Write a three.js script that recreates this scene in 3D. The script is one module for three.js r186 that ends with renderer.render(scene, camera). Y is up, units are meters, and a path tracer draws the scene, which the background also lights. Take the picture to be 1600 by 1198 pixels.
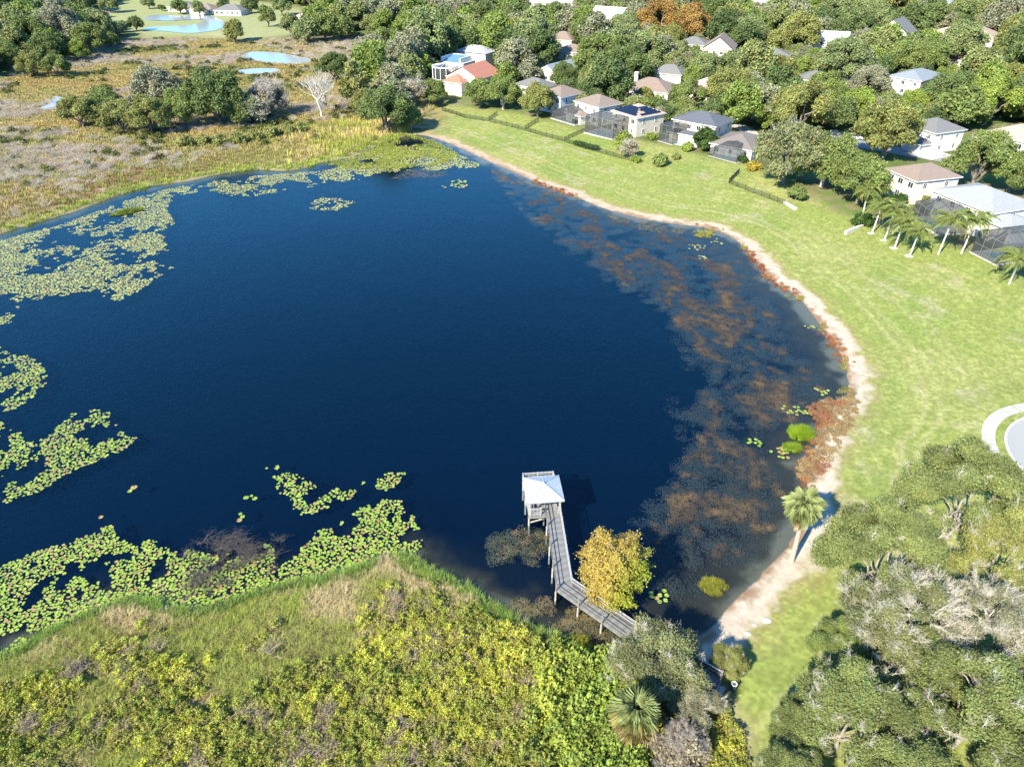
import * as THREE from 'three';

// ---------------------------------------------------------------- camera, sky, sun, exposure
const scene = new THREE.Scene();
const camera = new THREE.PerspectiveCamera(56.66, 1024 / 766, 0.5, 9000);
camera.position.set(0, 60, 0);
camera.lookAt(0, 60 - Math.tan(34 * Math.PI / 180) * 100, -100);
const renderer = new THREE.WebGLRenderer({ antialias: true });
renderer.setSize(1024, 766);
renderer.toneMapping = THREE.LinearToneMapping;
renderer.toneMappingExposure = 2.35;
renderer.shadowMap.enabled = true;
const SUN_EL = 37.5 * Math.PI / 180, SUN_AZ = 39 * Math.PI / 180;      // the sun stands behind and to the left of the viewer
const sunDir = new THREE.Vector3(-Math.sin(SUN_AZ) * Math.cos(SUN_EL), Math.sin(SUN_EL), Math.cos(SUN_AZ) * Math.cos(SUN_EL));
{ // clear autumn sky: deep blue overhead, paler towards the horizon, a little brighter round the sun
  const W = 256, H = 128, d = new Float32Array(W * H * 4);
  for (let j = 0; j < H; j++) for (let i = 0; i < W; i++) {
    const el = ((j + 0.5) / H - 0.5) * Math.PI, az = ((i + 0.5) / W - 0.5) * 2 * Math.PI, y = Math.sin(el), x = Math.cos(az) * Math.cos(el), z = Math.sin(az) * Math.cos(el);
    const t = Math.pow(1 - Math.max(0, y), 2.2), u = Math.max(0, x * sunDir.x + y * sunDir.y + z * sunDir.z), g = 0.10 * Math.pow(u, 6) + 0.05 * Math.pow(u, 40);
    const c = y < 0 ? [0.16, 0.19, 0.16] : [0.035 + 0.17 * t * t, 0.120 + 0.44 * t, 0.36 + 0.76 * t];
    for (let k = 0; k < 3; k++) d[(j * W + i) * 4 + k] = c[k] + (y < 0 ? 0 : g); d[(j * W + i) * 4 + 3] = 1;
  }
  const t = new THREE.DataTexture(d, W, H, THREE.RGBAFormat, THREE.FloatType); t.mapping = THREE.EquirectangularReflectionMapping; t.magFilter = THREE.LinearFilter; t.needsUpdate = true;
  scene.background = t; scene.environment = t;
}
const sun = new THREE.DirectionalLight(new THREE.Color(1, 0.95, 0.79), 4.9);
sun.name = 'sun';
sun.position.set(20, 0, -150).addScaledVector(sunDir, 700);
sun.target.position.set(20, 0, -150);
sun.castShadow = true;
Object.assign(sun.shadow.camera, { left: -450, right: 450, top: 450, bottom: -450, near: 1, far: 1600 });
sun.shadow.mapSize.set(4096, 4096);
scene.add(sun, sun.target);

// ---------------------------------------------------------------- small helpers
const V = (x, y, z) => new THREE.Vector3(x, y, z);
function RNG(seed) {
  let s = seed >>> 0;
  const f = () => { s = (s + 0x6d2b79f5) | 0; let t = Math.imul(s ^ (s >>> 15), 1 | s); t = (t + Math.imul(t ^ (t >>> 7), 61 | t)) ^ t; return ((t ^ (t >>> 14)) >>> 0) / 4294967296; };
  f.r = (a, b) => a + (b - a) * f();
  f.i = (n) => Math.floor(f() * n);
  f.g = () => Math.sqrt(-2 * Math.log(f() + 1e-9)) * Math.cos(6.2831853 * f());
  f.pick = (a) => a[Math.floor(f() * a.length)];
  return f;
}
const clamp = (x, a = 0, b = 1) => (x < a ? a : x > b ? b : x);
const sm = (a, b, x) => { const t = clamp((x - a) / (b - a)); return t * t * (3 - 2 * t); };
const mix = (a, b, t) => a + (b - a) * t;
const mix3 = (a, b, t) => [a[0] + (b[0] - a[0]) * t, a[1] + (b[1] - a[1]) * t, a[2] + (b[2] - a[2]) * t];
function hash(ix, iz, k) { let h = Math.imul(ix, 374761393) ^ Math.imul(iz, 668265263) ^ Math.imul(k, 974634917); h = Math.imul(h ^ (h >>> 13), 1274126177); return ((h ^ (h >>> 16)) >>> 0) / 4294967296; }
function vnoise(x, z, k) {
  const ix = Math.floor(x), iz = Math.floor(z), u = x - ix, v = z - iz, s = u * u * (3 - 2 * u), t = v * v * (3 - 2 * v);
  const a = hash(ix, iz, k), b = hash(ix + 1, iz, k), c = hash(ix, iz + 1, k), d = hash(ix + 1, iz + 1, k);
  return a + (b - a) * s + (c - a) * t + (a - b - c + d) * s * t;
}
function fbm(x, z, k, n = 4) { let a = 0.5, s = 0, m = 0; for (let i = 0; i < n; i++) { s += a * vnoise(x, z, k + i); m += a; a *= 0.5; const q = x * 1.6 - z * 1.2 + 5.3; z = x * 1.2 + z * 1.6 - 1.7; x = q; } return s / m; }

// closed smooth outline through points [x, z]
function smooth(pts, per = 4) {
  const c = new THREE.CatmullRomCurve3(pts.map((p) => V(p[0], 0, p[1])), true, 'centripetal');
  return c.getPoints(pts.length * per).slice(0, -1).map((p) => [p.x, p.z]);
}
function inside(poly, x, z) {
  let c = false;
  for (let i = 0, j = poly.length - 1; i < poly.length; j = i++) {
    const [xi, zi] = poly[i], [xj, zj] = poly[j];
    if ((zi > z) !== (zj > z) && x < ((xj - xi) * (z - zi)) / (zj - zi) + xi) c = !c;
  }
  return c;
}
function distPoly(poly, x, z) {
  let m = 1e9;
  for (let i = 0, j = poly.length - 1; i < poly.length; j = i++) {
    const ax = poly[j][0], az = poly[j][1], bx = poly[i][0] - ax, bz = poly[i][1] - az;
    const t = clamp(((x - ax) * bx + (z - az) * bz) / (bx * bx + bz * bz + 1e-9)), dx = x - ax - bx * t, dz = z - az - bz * t, d = dx * dx + dz * dz;
    if (d < m) m = d;
  }
  return Math.sqrt(m);
}
// signed distance to an outline (positive outside), sampled on a grid
function field(poly, x0, x1, z0, z1, step) {
  const nx = Math.ceil((x1 - x0) / step) + 1, nz = Math.ceil((z1 - z0) / step) + 1, a = new Float32Array(nx * nz);
  for (let j = 0; j < nz; j++) for (let i = 0; i < nx; i++) { const x = x0 + i * step, z = z0 + j * step; a[j * nx + i] = distPoly(poly, x, z) * (inside(poly, x, z) ? -1 : 1); }
  return (x, z) => {
    const u = clamp((x - x0) / step, 0, nx - 1.001), v = clamp((z - z0) / step, 0, nz - 1.001), i = Math.floor(u), j = Math.floor(v), s = u - i, t = v - j, o = j * nx + i;
    return mix(mix(a[o], a[o + 1], s), mix(a[o + nx], a[o + nx + 1], s), t) + Math.hypot(Math.max(0, x0 - x, x - x1), Math.max(0, z0 - z, z - z1));
  };
}
const box2 = (poly) => { let a = [1e9, -1e9, 1e9, -1e9]; for (const [x, z] of poly) a = [Math.min(a[0], x), Math.max(a[1], x), Math.min(a[2], z), Math.max(a[3], z)]; return a; };

const M = {};
function mat(name, c, roughness = 0.85, more = {}) { const m = new THREE.MeshStandardMaterial({ name, color: new THREE.Color().setRGB(...c), roughness, metalness: 0, side: THREE.DoubleSide, ...more }); return (M[name] = m); }
function pmat(name, c, roughness, more = {}) { return (M[name] = new THREE.MeshPhysicalMaterial({ name, color: new THREE.Color().setRGB(...c), roughness, side: THREE.DoubleSide, ...more })); }

const used = new Map();
function numbered(n) { const k = used.get(n) ?? 0; used.set(n, k + 1); return k ? n + '_' + String(k).padStart(3, '0') : n; }
function tag(o, label, category, group, kind) { if (label) o.userData.label = label; if (category) o.userData.category = category; if (group) o.userData.group = group; if (kind) o.userData.kind = kind; return o; }
function thing(name, label, category, x, y, z, turn = 0, group) {
  const o = new THREE.Group(); o.name = numbered(name); o.position.set(x, y, z); o.rotation.y = turn; scene.add(o);
  return tag(o, label, category, group);
}
function put(geo, name, m, parent, top) {
  const o = new THREE.Mesh(geo, m); o.name = top ? numbered(name) : name; o.castShadow = o.receiveShadow = true; (parent ?? scene).add(o); return o;
}

// collects faces, builds one mesh
class MB {
  constructor() { this.p = []; this.u = []; this.c = []; this.col = null; }
  tri(a, b, c, ua, ub, uc) {
    this.p.push(a[0], a[1], a[2], b[0], b[1], b[2], c[0], c[1], c[2]);
    this.u.push(...(ua ?? [0, 0]), ...(ub ?? [1, 0]), ...(uc ?? [0, 1]));
    if (this.col) for (let i = 0; i < 3; i++) this.c.push(this.col[0], this.col[1], this.col[2]);
    return this;
  }
  quad(a, b, c, d) {
    const l = Math.hypot(b[0] - a[0], b[1] - a[1], b[2] - a[2]), h = Math.hypot(d[0] - a[0], d[1] - a[1], d[2] - a[2]);
    return this.tri(a, b, c, [0, 0], [l, 0], [l, h]).tri(a, c, d, [0, 0], [l, h], [0, h]);
  }
  poly(pts) { // flat convex polygon with uv along its first edge
    const a = V(...pts[0]), e = V(...pts[1]).sub(a).normalize(), n = V(...pts[2]).sub(a).cross(e).normalize(), f = e.clone().cross(n);
    const uv = pts.map((p) => { const d = V(...p).sub(a); return [d.dot(e), Math.abs(d.dot(f))]; });
    for (let i = 1; i < pts.length - 1; i++) this.tri(pts[0], pts[i], pts[i + 1], uv[0], uv[i], uv[i + 1]);
    return this;
  }
  box(x, y, z, sx, sy, sz, turn = 0) { // centre of the base
    const c = Math.cos(turn), s = Math.sin(turn), P = (i, j, k) => { const a = (i - 0.5) * sx, b = (k - 0.5) * sz; return [x + a * c + b * s, y + j * sy, z - a * s + b * c]; };
    return this.hexa(P(0, 0, 0), P(1, 0, 0), P(1, 0, 1), P(0, 0, 1), P(0, 1, 0), P(1, 1, 0), P(1, 1, 1), P(0, 1, 1));
  }
  hexa(a, b, c, d, e, f, g, h) { return this.quad(d, c, g, h).quad(c, b, f, g).quad(b, a, e, f).quad(a, d, h, e).quad(h, g, f, e).quad(a, b, c, d); }
  beam(p, q, w, h = w) { // square section between two points
    const d = V(q[0] - p[0], q[1] - p[1], q[2] - p[2]), l = d.length(); if (l < 1e-6) return this; d.divideScalar(l);
    const s = Math.abs(d.y) > 0.95 ? V(1, 0, 0) : V(0, 1, 0), a = d.clone().cross(s).normalize(), b = a.clone().cross(d).normalize();
    const P = (o, i, j) => [o[0] + a.x * i * w / 2 + b.x * j * h / 2, o[1] + a.y * i * w / 2 + b.y * j * h / 2, o[2] + a.z * i * w / 2 + b.z * j * h / 2];
    return this.hexa(P(p, -1, -1), P(q, -1, -1), P(q, 1, -1), P(p, 1, -1), P(p, -1, 1), P(q, -1, 1), P(q, 1, 1), P(p, 1, 1));
  }
  tube(p, q, r0, r1, n = 5) {
    const d = V(q[0] - p[0], q[1] - p[1], q[2] - p[2]).normalize(), s = Math.abs(d.y) > 0.9 ? V(1, 0, 0) : V(0, 1, 0), a = d.clone().cross(s).normalize(), b = a.clone().cross(d).normalize();
    const P = (o, r, k) => { const t = (k / n) * 6.2831853, x = Math.cos(t) * r, y = Math.sin(t) * r; return [o[0] + a.x * x + b.x * y, o[1] + a.y * x + b.y * y, o[2] + a.z * x + b.z * y]; };
    for (let k = 0; k < n; k++) this.quad(P(p, r0, k), P(p, r0, k + 1), P(q, r1, k + 1), P(q, r1, k));
    return this;
  }
  geo() {
    const g = new THREE.BufferGeometry();
    g.setAttribute('position', new THREE.BufferAttribute(new Float32Array(this.p), 3));
    g.setAttribute('uv', new THREE.BufferAttribute(new Float32Array(this.u), 2));
    if (this.c.length) g.setAttribute('color', new THREE.BufferAttribute(new Float32Array(this.c), 3));
    g.computeVertexNormals();
    return g;
  }
  build(name, m, parent) { return put(this.geo(), name, m, parent, !parent); }
}
// textures
function dataTex(w, h, fn, srgb = false, repeat = true) {
  const d = new Uint8Array(w * h * 4), o = [0, 0, 0];
  for (let j = 0, k = 0; j < h; j++) for (let i = 0; i < w; i++, k += 4) { fn(i, j, o); d[k] = clamp(o[0]) * 255; d[k + 1] = clamp(o[1]) * 255; d[k + 2] = clamp(o[2]) * 255; d[k + 3] = 255; }
  const t = new THREE.DataTexture(d, w, h); t.magFilter = THREE.LinearFilter; t.minFilter = THREE.LinearMipmapLinearFilter; t.generateMipmaps = true;
  t.wrapS = t.wrapT = repeat ? THREE.RepeatWrapping : THREE.ClampToEdgeWrapping; if (srgb) t.colorSpace = THREE.SRGBColorSpace; t.needsUpdate = true; return t;
}
// noise that tiles over n cells
function tnoise(u, v, n, k) { const x = u * n, z = v * n, ix = Math.floor(x), iz = Math.floor(z), a = x - ix, b = z - iz, s = a * a * (3 - 2 * a), t = b * b * (3 - 2 * b), q = (i, j) => hash((i + n) % n, (j + n) % n, k); return mix(mix(q(ix, iz), q(ix + 1, iz), s), mix(q(ix, iz + 1), q(ix + 1, iz + 1), s), t); }
const tfbm = (u, v, n, k, o = 4) => { let s = 0, a = 0.5, m = 0; for (let i = 0; i < o; i++) { s += a * tnoise(u, v, n << i, k + i); m += a; a *= 0.55; } return s / m; };
const srgb1 = (c) => (c <= 0.0031308 ? 12.92 * c : 1.055 * Math.pow(c, 1 / 2.4) - 0.055);

// ---------------------------------------------------------------- outlines of the place, [x, z] in metres
const LAKE = smooth([
  [-115.4, -133.2], [-112.1, -147.4], [-107.7, -154.5], [-103.2, -160.6], [-100.4, -166.6], [-97.6, -173.0], [-92.0, -179.8], [-84.5, -183.3], [-77.8, -189.7], [-69.7, -193.0], [-62.4, -191.9], [-56.9, -194.2], [-53.7, -199.4], [-46.4, -203.6], [-41.6, -213.2], [-35.6, -224.2], [-29.0, -227.9],
  [-19.3, -218.6], [-7.2, -201.2], [0.0, -191.3], [8.2, -179.8], [15.8, -171.1], [21.3, -163.6], [29.5, -156.9], [37.5, -153.0], [44.1, -150.3], [48.1, -143.8], [49.3, -132.6], [49.9, -123.8], [52.2, -118.4], [52.8, -111.0], [52.8, -103.1], [52.4, -96.1],
  [51.1, -90.5], [49.0, -85.4], [44.3, -80.7], [40.9, -74.9], [37.07, -68.46], [36.13, -64.34], [33.02, -58.97], [29.49, -54.77], [26.53, -51.87], [23.58, -49.30], [21.14, -46.72], [18.72, -44.58], [15.57, -42.97], [11.75, -42.40], [8.05, -42.54], [5.33, -43.55], [2.55, -44.95], [0.00, -46.48],
  [-2.30, -47.67], [-4.39, -49.97], [-6.86, -51.43], [-9.69, -52.31], [-12.44, -54.77], [-14.92, -54.77], [-16.73, -52.93], [-20.55, -51.34], [-25.06, -50.31], [-28.59, -48.64], [-32.65, -47.03], [-35.32, -47.99], [-39.57, -48.64], [-42.67, -47.51], [-44.90, -45.48], [-46.94, -43.40], [-49.22, -41.98],
  [-53.22, -39.66], [-76.75, -43.84], [-92, -75], [-135, -100], [-150, -135],
], 4);
const MARSH = smooth([
  [-29.0, -227.9], [-23.4, -244.5], [-29.4, -267.1], [-40.4, -244.5], [-57.8, -282.4], [-54.5, -325.0], [-33.8, -371.6], [-53.5, -407.8], [-95.4, -416.2], [-133.8, -407.8], [-170.4, -416.2], [-204.0, -407.8], [-198.7, -363.0], [-213.9, -346.9], [-208.0, -307.9], [-249.2, -293.5], [-330, -240], [-330, -120], [-150, -120], [-112.1, -147.4], [-97.6, -173.0], [-77.8, -189.7], [-56.9, -194.2], [-41.6, -213.2],
], 3);
const THICKET = smooth([
  [-53.22, -39.66], [-49.22, -41.98], [-44.90, -45.48], [-39.57, -48.64], [-32.65, -47.03], [-25.06, -50.31], [-16.73, -52.93], [-12.44, -54.77], [-6.86, -51.43], [-4.39, -49.97], [0.00, -46.48], [5.33, -43.55], [9.81, -41.70], [15.55, -39.66], [18.95, -36.48], [19.56, -31.35], [18, -26], [16, 8], [-70, 8], [-110, -20], [-100, -60],
], 3);
const LAWN = smooth([
  [-31.3, -230.2], [-24.7, -261.8], [-13.3, -257.1], [0.0, -249.8], [12.5, -239.6], [22.7, -225.5], [36.1, -215.5], [47.9, -207.5], [54.8, -197.6], [64.9, -189.5], [71.9, -170.2], [76.4, -153.9], [84.5, -149.3], [91.6, -136.0], [95.2, -128.5], [95.4, -112.8], [97.8, -96.1], [83.77, -61.58], [60, -20], [45, 20], [14, 10], [19.04, -32.43], [19.46, -41.01], [19.12, -44.95], [22.1, -73.6], [33.4, -108.7], [15.1, -161.4], [-14.8, -208.0],
], 3);
const GOLF = smooth([[-247.1, -469.0], [-196.1, -420.5], [-154.3, -399.6], [-123.8, -420.5], [-101.1, -443.6], [-160.5, -556.8], [-237.5, -596.0], [-281.3, -587.8]], 3);
const dLake = field(LAKE, -170, 120, -270, 10, 0.8);
const dMarsh = field(MARSH, -420, 60, -520, -90, 2), dThick = field(THICKET, -120, 60, -100, 20, 0.8), dLawn = field(LAWN, -60, 180, -280, 30, 1.2), dGolf = field(GOLF, -420, 0, -640, -260, 3);

const CIRCLE = [74.4, -68.3];   // the turning circle at the end of the street
function wet(x, z) { return Math.max(1 - sm(-4, 8, dMarsh(x, z)), 1 - sm(-2, 3, dThick(x, z))); }
function heightAt(x, z) {
  const d = dLake(x, z);
  if (d < 0) return -0.1 - 0.1 * sm(0, 1, -d) - 1.5 * sm(0.5, 13, -d) + 0.06 * (fbm(x * 0.3, z * 0.3, 5, 2) - 0.5);
  const w = wet(x, z), ring = 1 - sm(15, 21, Math.hypot(x - CIRCLE[0], z - CIRCLE[1])), low = 0.08 + 0.16 * sm(0, 3, d), high = 0.06 * sm(0, 0.6, d) + 0.3 * sm(0, 5, d) + 1.5 * sm(3, 48, d);
  return mix(mix(high, low, w) + (fbm(x * 0.09, z * 0.09, 9, 2) - 0.5) * 0.25 * sm(2, 12, d), 1.45, ring);
}
function groundColor(x, z, o) {
  const d = dLake(x, z), n1 = fbm(x * 0.045, z * 0.045, 20, 4), n2 = fbm(x * 0.35, z * 0.35, 31, 4), n3 = vnoise(x * 3.1, z * 3.1, 44), n4 = fbm(x * 1.1, z * 1.1, 55, 3);
  let c;
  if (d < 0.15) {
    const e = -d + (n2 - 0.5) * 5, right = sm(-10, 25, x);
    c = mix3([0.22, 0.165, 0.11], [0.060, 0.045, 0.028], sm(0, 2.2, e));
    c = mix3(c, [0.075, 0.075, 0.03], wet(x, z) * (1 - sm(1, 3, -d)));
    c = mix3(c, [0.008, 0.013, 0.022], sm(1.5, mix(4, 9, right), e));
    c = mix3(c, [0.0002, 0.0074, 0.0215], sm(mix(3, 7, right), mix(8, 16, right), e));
  } else {
    const w = wet(x, z), lawn = 1 - sm(-3, 3, dLawn(x, z) + (n2 - 0.5) * 3), golf = 1 - sm(-6, 10, dGolf(x, z));
    // mown grass: fresh and dry patches, faint mowing lanes along the shore
    const lane = 0.5 + 0.5 * Math.sin(d * 3.3 + 3 * n1), dry = sm(0.42, 0.68, n1 * 0.65 + n4 * 0.35 + 0.05 * lane);
    let g = mix3([0.245, 0.278, 0.076], [0.355, 0.330, 0.126], dry * 0.5);
    g = mix3(g, [0.20, 0.255, 0.065], sm(0.52, 0.72, fbm(x * 0.07 + 9, z * 0.07, 71, 3)) * 0.6);
    g = mix3(g, [0.40, 0.345, 0.21], sm(0.58, 0.8, n2 * 0.5 + fbm(x * 0.11, z * 0.11, 90, 3) * 0.55) * 0.55);
    const tr = (q) => Math.exp(-(((d - q - 2.2 * n1) / 0.45) ** 2)), worn = (tr(9) + tr(11) + 0.6 * tr(15.5) + 0.6 * tr(17.4)) * sm(0.35, 0.6, n2 + 0.1);
    g = mix3(g, [0.40, 0.36, 0.18], worn * 0.45); const stripe = 1 + 0.03 * Math.sin(d * 2.6 + 2 * n1); g = [g[0] * stripe, g[1] * stripe, g[2] * stripe];
    const k = 0.86 + 0.28 * n3 * n4 * 2 - 0.1; g = [g[0] * k, g[1] * k, g[2] * k];
    // the yards and verges under the trees
    let y = mix3([0.125, 0.165, 0.050], [0.20, 0.17, 0.095], sm(0.4, 0.7, n2));
    y = mix3(y, [0.07, 0.075, 0.035], sm(0.5, 0.75, n1) * 0.6);
    c = mix3(y, g, lawn);
    c = mix3(c, mix3([0.25, 0.29, 0.12], [0.36, 0.33, 0.18], n1), golf * (1 - w));
    // marsh
    const m1 = fbm(x * 0.02 + 4, z * 0.03, 101, 4);
    let m = mix3([0.25, 0.20, 0.10], [0.33, 0.26, 0.17], sm(0.35, 0.6, m1));
    m = mix3(m, [0.13, 0.14, 0.045], sm(0.5, 0.7, n2));
    c = mix3(c, m, w);
    // the bare shore between water and lawn
    const s = d + (n2 - 0.5) * 3.4 + (n4 - 0.5) * 1.6, far = sm(-110, -190, z), wide = mix(3.1, 2.8, far) * (1 - 0.45 * sm(-62, -45, z) * 0);
    const shore = (1 - sm(wide - 0.8, wide + 0.9, s)) * (1 - sm(0.2, 0.9, w)), fringe = (1 - sm(wide, wide + 3.2, s + (n4 - 0.5) * 3)) * (1 - w);
    c = mix3(c, [0.30, 0.205, 0.105], fringe * 0.62 * (1 - golf) * (0.4 + 0.6 * sm(0.3, 0.6, n4)));
    const sand = mix3([0.40, 0.330, 0.250], [0.52, 0.45, 0.36], n4), damp = mix3(sand, [0.25, 0.16, 0.10], 1 - sm(0.2, 1.7, s));
    c = mix3(c, mix3(damp, [0.33, 0.215, 0.14], far * 0.4 + 0.35 * sm(0.52, 0.7, n2)), shore);
    const t = 0.9 + 0.2 * n3; c = [c[0] * t, c[1] * t, c[2] * t];
  }
  o[0] = srgb1(c[0]); o[1] = srgb1(c[1]); o[2] = srgb1(c[2]);
}
// fine relief shared by all ground
const grassBump = dataTex(512, 512, (i, j, o) => { const u = i / 512, v = j / 512; o[0] = o[1] = o[2] = 0.55 * tfbm(u, v, 24, 3, 3) + 0.45 * tnoise(u, v, 128, 8); });
{
  const far = [-900, 900, -1300, 60], zones = [[-110, 130, -110, 12, 2048, 1024], [-330, 0, -400, -110, 1024, 1024], [0, 330, -400, -110, 2048, 2048], [...far, 2048, 1024]];
  const xs = [], zs = [];
  const run = (a, from, to, step) => { const n = Math.max(1, Math.round((to - from) / step)); for (let i = 0; i < n; i++) a.push(from + ((to - from) * i) / n); };
  run(xs, -8000, -900, 2400); run(xs, -900, -330, 14); run(xs, -330, -110, 2.2); run(xs, -110, 0, 0.9); run(xs, 0, 130, 0.9); run(xs, 130, 330, 2.5); run(xs, 330, 900, 14); run(xs, 900, 8000, 2400); xs.push(8000);
  run(zs, -8000, -1300, 2400); run(zs, -1300, -400, 12); run(zs, -400, -250, 2.5); run(zs, -250, -110, 1.1); run(zs, -110, 12, 0.75); run(zs, 12, 60, 4); run(zs, 60, 4000, 1500); zs.push(4000);
  const H = new Float32Array(xs.length * zs.length);
  for (let j = 0; j < zs.length; j++) for (let i = 0; i < xs.length; i++) H[j * xs.length + i] = heightAt(xs[i], zs[j]);
  const pos = [], uv = [], idx = [], groups = [], mats = [];
  for (let k = 0; k <= zones.length; k++) {
    const start = idx.length, vid = new Map(), zn = zones[k] ?? far, [x0, x1, z0, z1] = zn;
    const vert = (i, j) => { const key = j * xs.length + i; let n = vid.get(key); if (n === undefined) { n = pos.length / 3; vid.set(key, n); pos.push(xs[i], H[key], zs[j]); uv.push((xs[i] - x0) / (x1 - x0), (zs[j] - z0) / (z1 - z0)); } return n; };
    for (let j = 0; j < zs.length - 1; j++) for (let i = 0; i < xs.length - 1; i++) {
      const cx = (xs[i] + xs[i + 1]) / 2, cz = (zs[j] + zs[j + 1]) / 2;
      let at = zones.findIndex(([a, b, c, d]) => cx > a && cx < b && cz > c && cz < d); if (at < 0) at = zones.length;
      if (at !== k) continue;
      const a = vert(i, j), b = vert(i + 1, j), c = vert(i, j + 1), d = vert(i + 1, j + 1);
      idx.push(a, c, b, b, c, d);
    }
    groups.push([start, idx.length - start]);
    if (k < zones.length) {
      const [, , , , w, h] = zn;
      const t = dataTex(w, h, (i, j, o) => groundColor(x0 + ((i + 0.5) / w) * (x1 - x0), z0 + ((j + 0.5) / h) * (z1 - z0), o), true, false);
      const b = grassBump.clone(); b.repeat.set((x1 - x0) / 14, (z1 - z0) / 14); b.needsUpdate = true;
      mats.push(new THREE.MeshPhysicalMaterial({ name: 'ground', specularIntensity: 0.05, map: t, roughness: 0.95, bumpMap: b, bumpScale: k < 3 ? 0.035 : 0.2, side: THREE.DoubleSide }));
    } else mats.push(mat('distant_ground', [0.13, 0.16, 0.06], 0.95));
  }
  const g = new THREE.BufferGeometry();
  g.setAttribute('position', new THREE.BufferAttribute(new Float32Array(pos), 3)); g.setAttribute('uv', new THREE.BufferAttribute(new Float32Array(uv), 2)); g.setIndex(idx);
  groups.forEach(([s, n], i) => g.addGroup(s, n, i)); g.computeVertexNormals();
  tag(put(g, 'ground', mats, null, true), 'grass, shore sand, marsh soil and lake bed', null, null, 'structure');
}
// ---------------------------------------------------------------- water
const ripple = dataTex(1024, 1024, (i, j, o) => { const u = i / 1024, v = j / 1024; o[0] = o[1] = o[2] = 0.55 * tfbm(u, v, 9, 70, 5) + 0.25 * tnoise(u, v, 101, 75) + 0.2 * tnoise(u, v, 197, 76); });
ripple.repeat.set(1 / 37, 1 / 37); ripple.rotation = 0.5;
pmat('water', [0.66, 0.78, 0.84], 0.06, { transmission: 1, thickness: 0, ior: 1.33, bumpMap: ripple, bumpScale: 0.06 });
mat('pond_water', [0.36, 0.40, 0.42], 0.1, { bumpMap: ripple, bumpScale: 0.02 });
{
  const b = new MB(), st = 5, [x0, x1, z0, z1] = box2(LAKE), S = (i, j) => [x0 + i * st, 0, z0 + j * st];
  for (let j = -2; j < (z1 - z0) / st + 2; j++) for (let i = -2; i < (x1 - x0) / st + 2; i++) {
    const p = S(i, j); if (dLake(p[0] + st / 2, p[2] + st / 2) > 5.5) continue;
    b.tri(S(i, j + 1), S(i + 1, j + 1), S(i + 1, j), S(i, j + 1).filter((_, k) => k !== 1), S(i + 1, j + 1).filter((_, k) => k !== 1), S(i + 1, j).filter((_, k) => k !== 1));
    b.tri(S(i, j + 1), S(i + 1, j), S(i, j), S(i, j + 1).filter((_, k) => k !== 1), S(i + 1, j).filter((_, k) => k !== 1), S(i, j).filter((_, k) => k !== 1));
  }
  tag(b.build('lake_water', M.water), 'deep blue still water of the lake', null, null, 'structure');
}
function pond(name, pts, label, y) {
  const o = smooth(pts, 4), s = new THREE.Shape(o.map(([x, z]) => new THREE.Vector2(x, -z))), g = new THREE.ShapeGeometry(s); g.rotateX(-Math.PI / 2);
  g.attributes.uv = new THREE.BufferAttribute(new Float32Array(g.attributes.position.count * 2).map((_, i) => (i % 2 ? g.attributes.position.getZ(i >> 1) : g.attributes.position.getX(i >> 1))), 2);
  g.computeBoundingBox(); g.translate(0, y, 0);
  tag(put(g, name, M.pond_water, null, true), label, null, null, 'structure');
  return o;
}
const POOLS = [
  pond('pond_water', [[-205.6, -438.8], [-189.6, -431.8], [-173.7, -425.0], [-164.7, -434.1], [-165.1, -453.4], [-176.7, -479.9], [-194.5, -500.2], [-206.6, -497.2], [-225.9, -500.2], [-222.1, -479.9], [-204.4, -474.4], [-187.2, -479.9], [-185.2, -455.9], [-197.3, -450.9], [-204.3, -448.4]], 'bright pond on the golf green far off', 2.05),
  pond('marsh_water', [[-126.6, -359.7], [-117.0, -351.6], [-103.6, -345.4], [-92.7, -345.4], [-89.9, -353.2], [-99.4, -363.0], [-114.7, -375.1], [-127.1, -376.9]], 'shallow open water in the marsh', 0.42),
  pond('marsh_water', [[-115.3, -322.3], [-108.3, -322.3], [-100.1, -329.2], [-103.6, -334.9], [-112.6, -334.9], [-118.5, -330.6]], 'narrow strip of open water in the marsh', 0.42),
  pond('marsh_water', [[-166.2, -261.3], [-161.2, -260.4], [-160.7, -268.0], [-166.9, -278.2], [-171.4, -280.3], [-166.8, -270.0]], 'small open pool in the grey marsh', 0.42),
];

// ---------------------------------------------------------------- plants: leaf faces gathered in clumps on limbs
pmat('leaf', [1, 1, 1], 0.75, { vertexColors: true, specularIntensity: 0.35, transmission: 0.28, thickness: 0 });
mat('limb_bark', [0.30, 0.265, 0.22], 0.95);
mat('bark', [0.20, 0.17, 0.14], 0.95);
mat('pale_bark', [0.50, 0.46, 0.40], 0.9);
mat('grey_twig', [0.50, 0.45, 0.365], 0.95);
mat('twig', [0.36, 0.31, 0.27], 0.95);
function tint(name, c) { const m = M.leaf.clone(); m.name = name; m.color.setRGB(...c); return (M[name] = m); }
tint('leaf_oak', [0.192, 0.236, 0.066]); tint('leaf_dark', [0.138, 0.182, 0.056]); tint('leaf_bright', [0.25, 0.31, 0.06]); tint('leaf_grey', [0.27, 0.265, 0.165]);
tint('leaf_olive', [0.255, 0.262, 0.078]); tint('leaf_far', [0.228, 0.268, 0.105]); tint('leaf_orange', [0.33, 0.205, 0.060]); tint('leaf_gold', [0.4, 0.31, 0.048]); tint('leaf_pale', [0.292, 0.248, 0.163]);
tint('leaf_deepgreen', [0.061, 0.109, 0.023]); tint('leaf_silver', [0.215, 0.228, 0.100]); tint('leaf_live', [0.190, 0.222, 0.072]);

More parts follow.
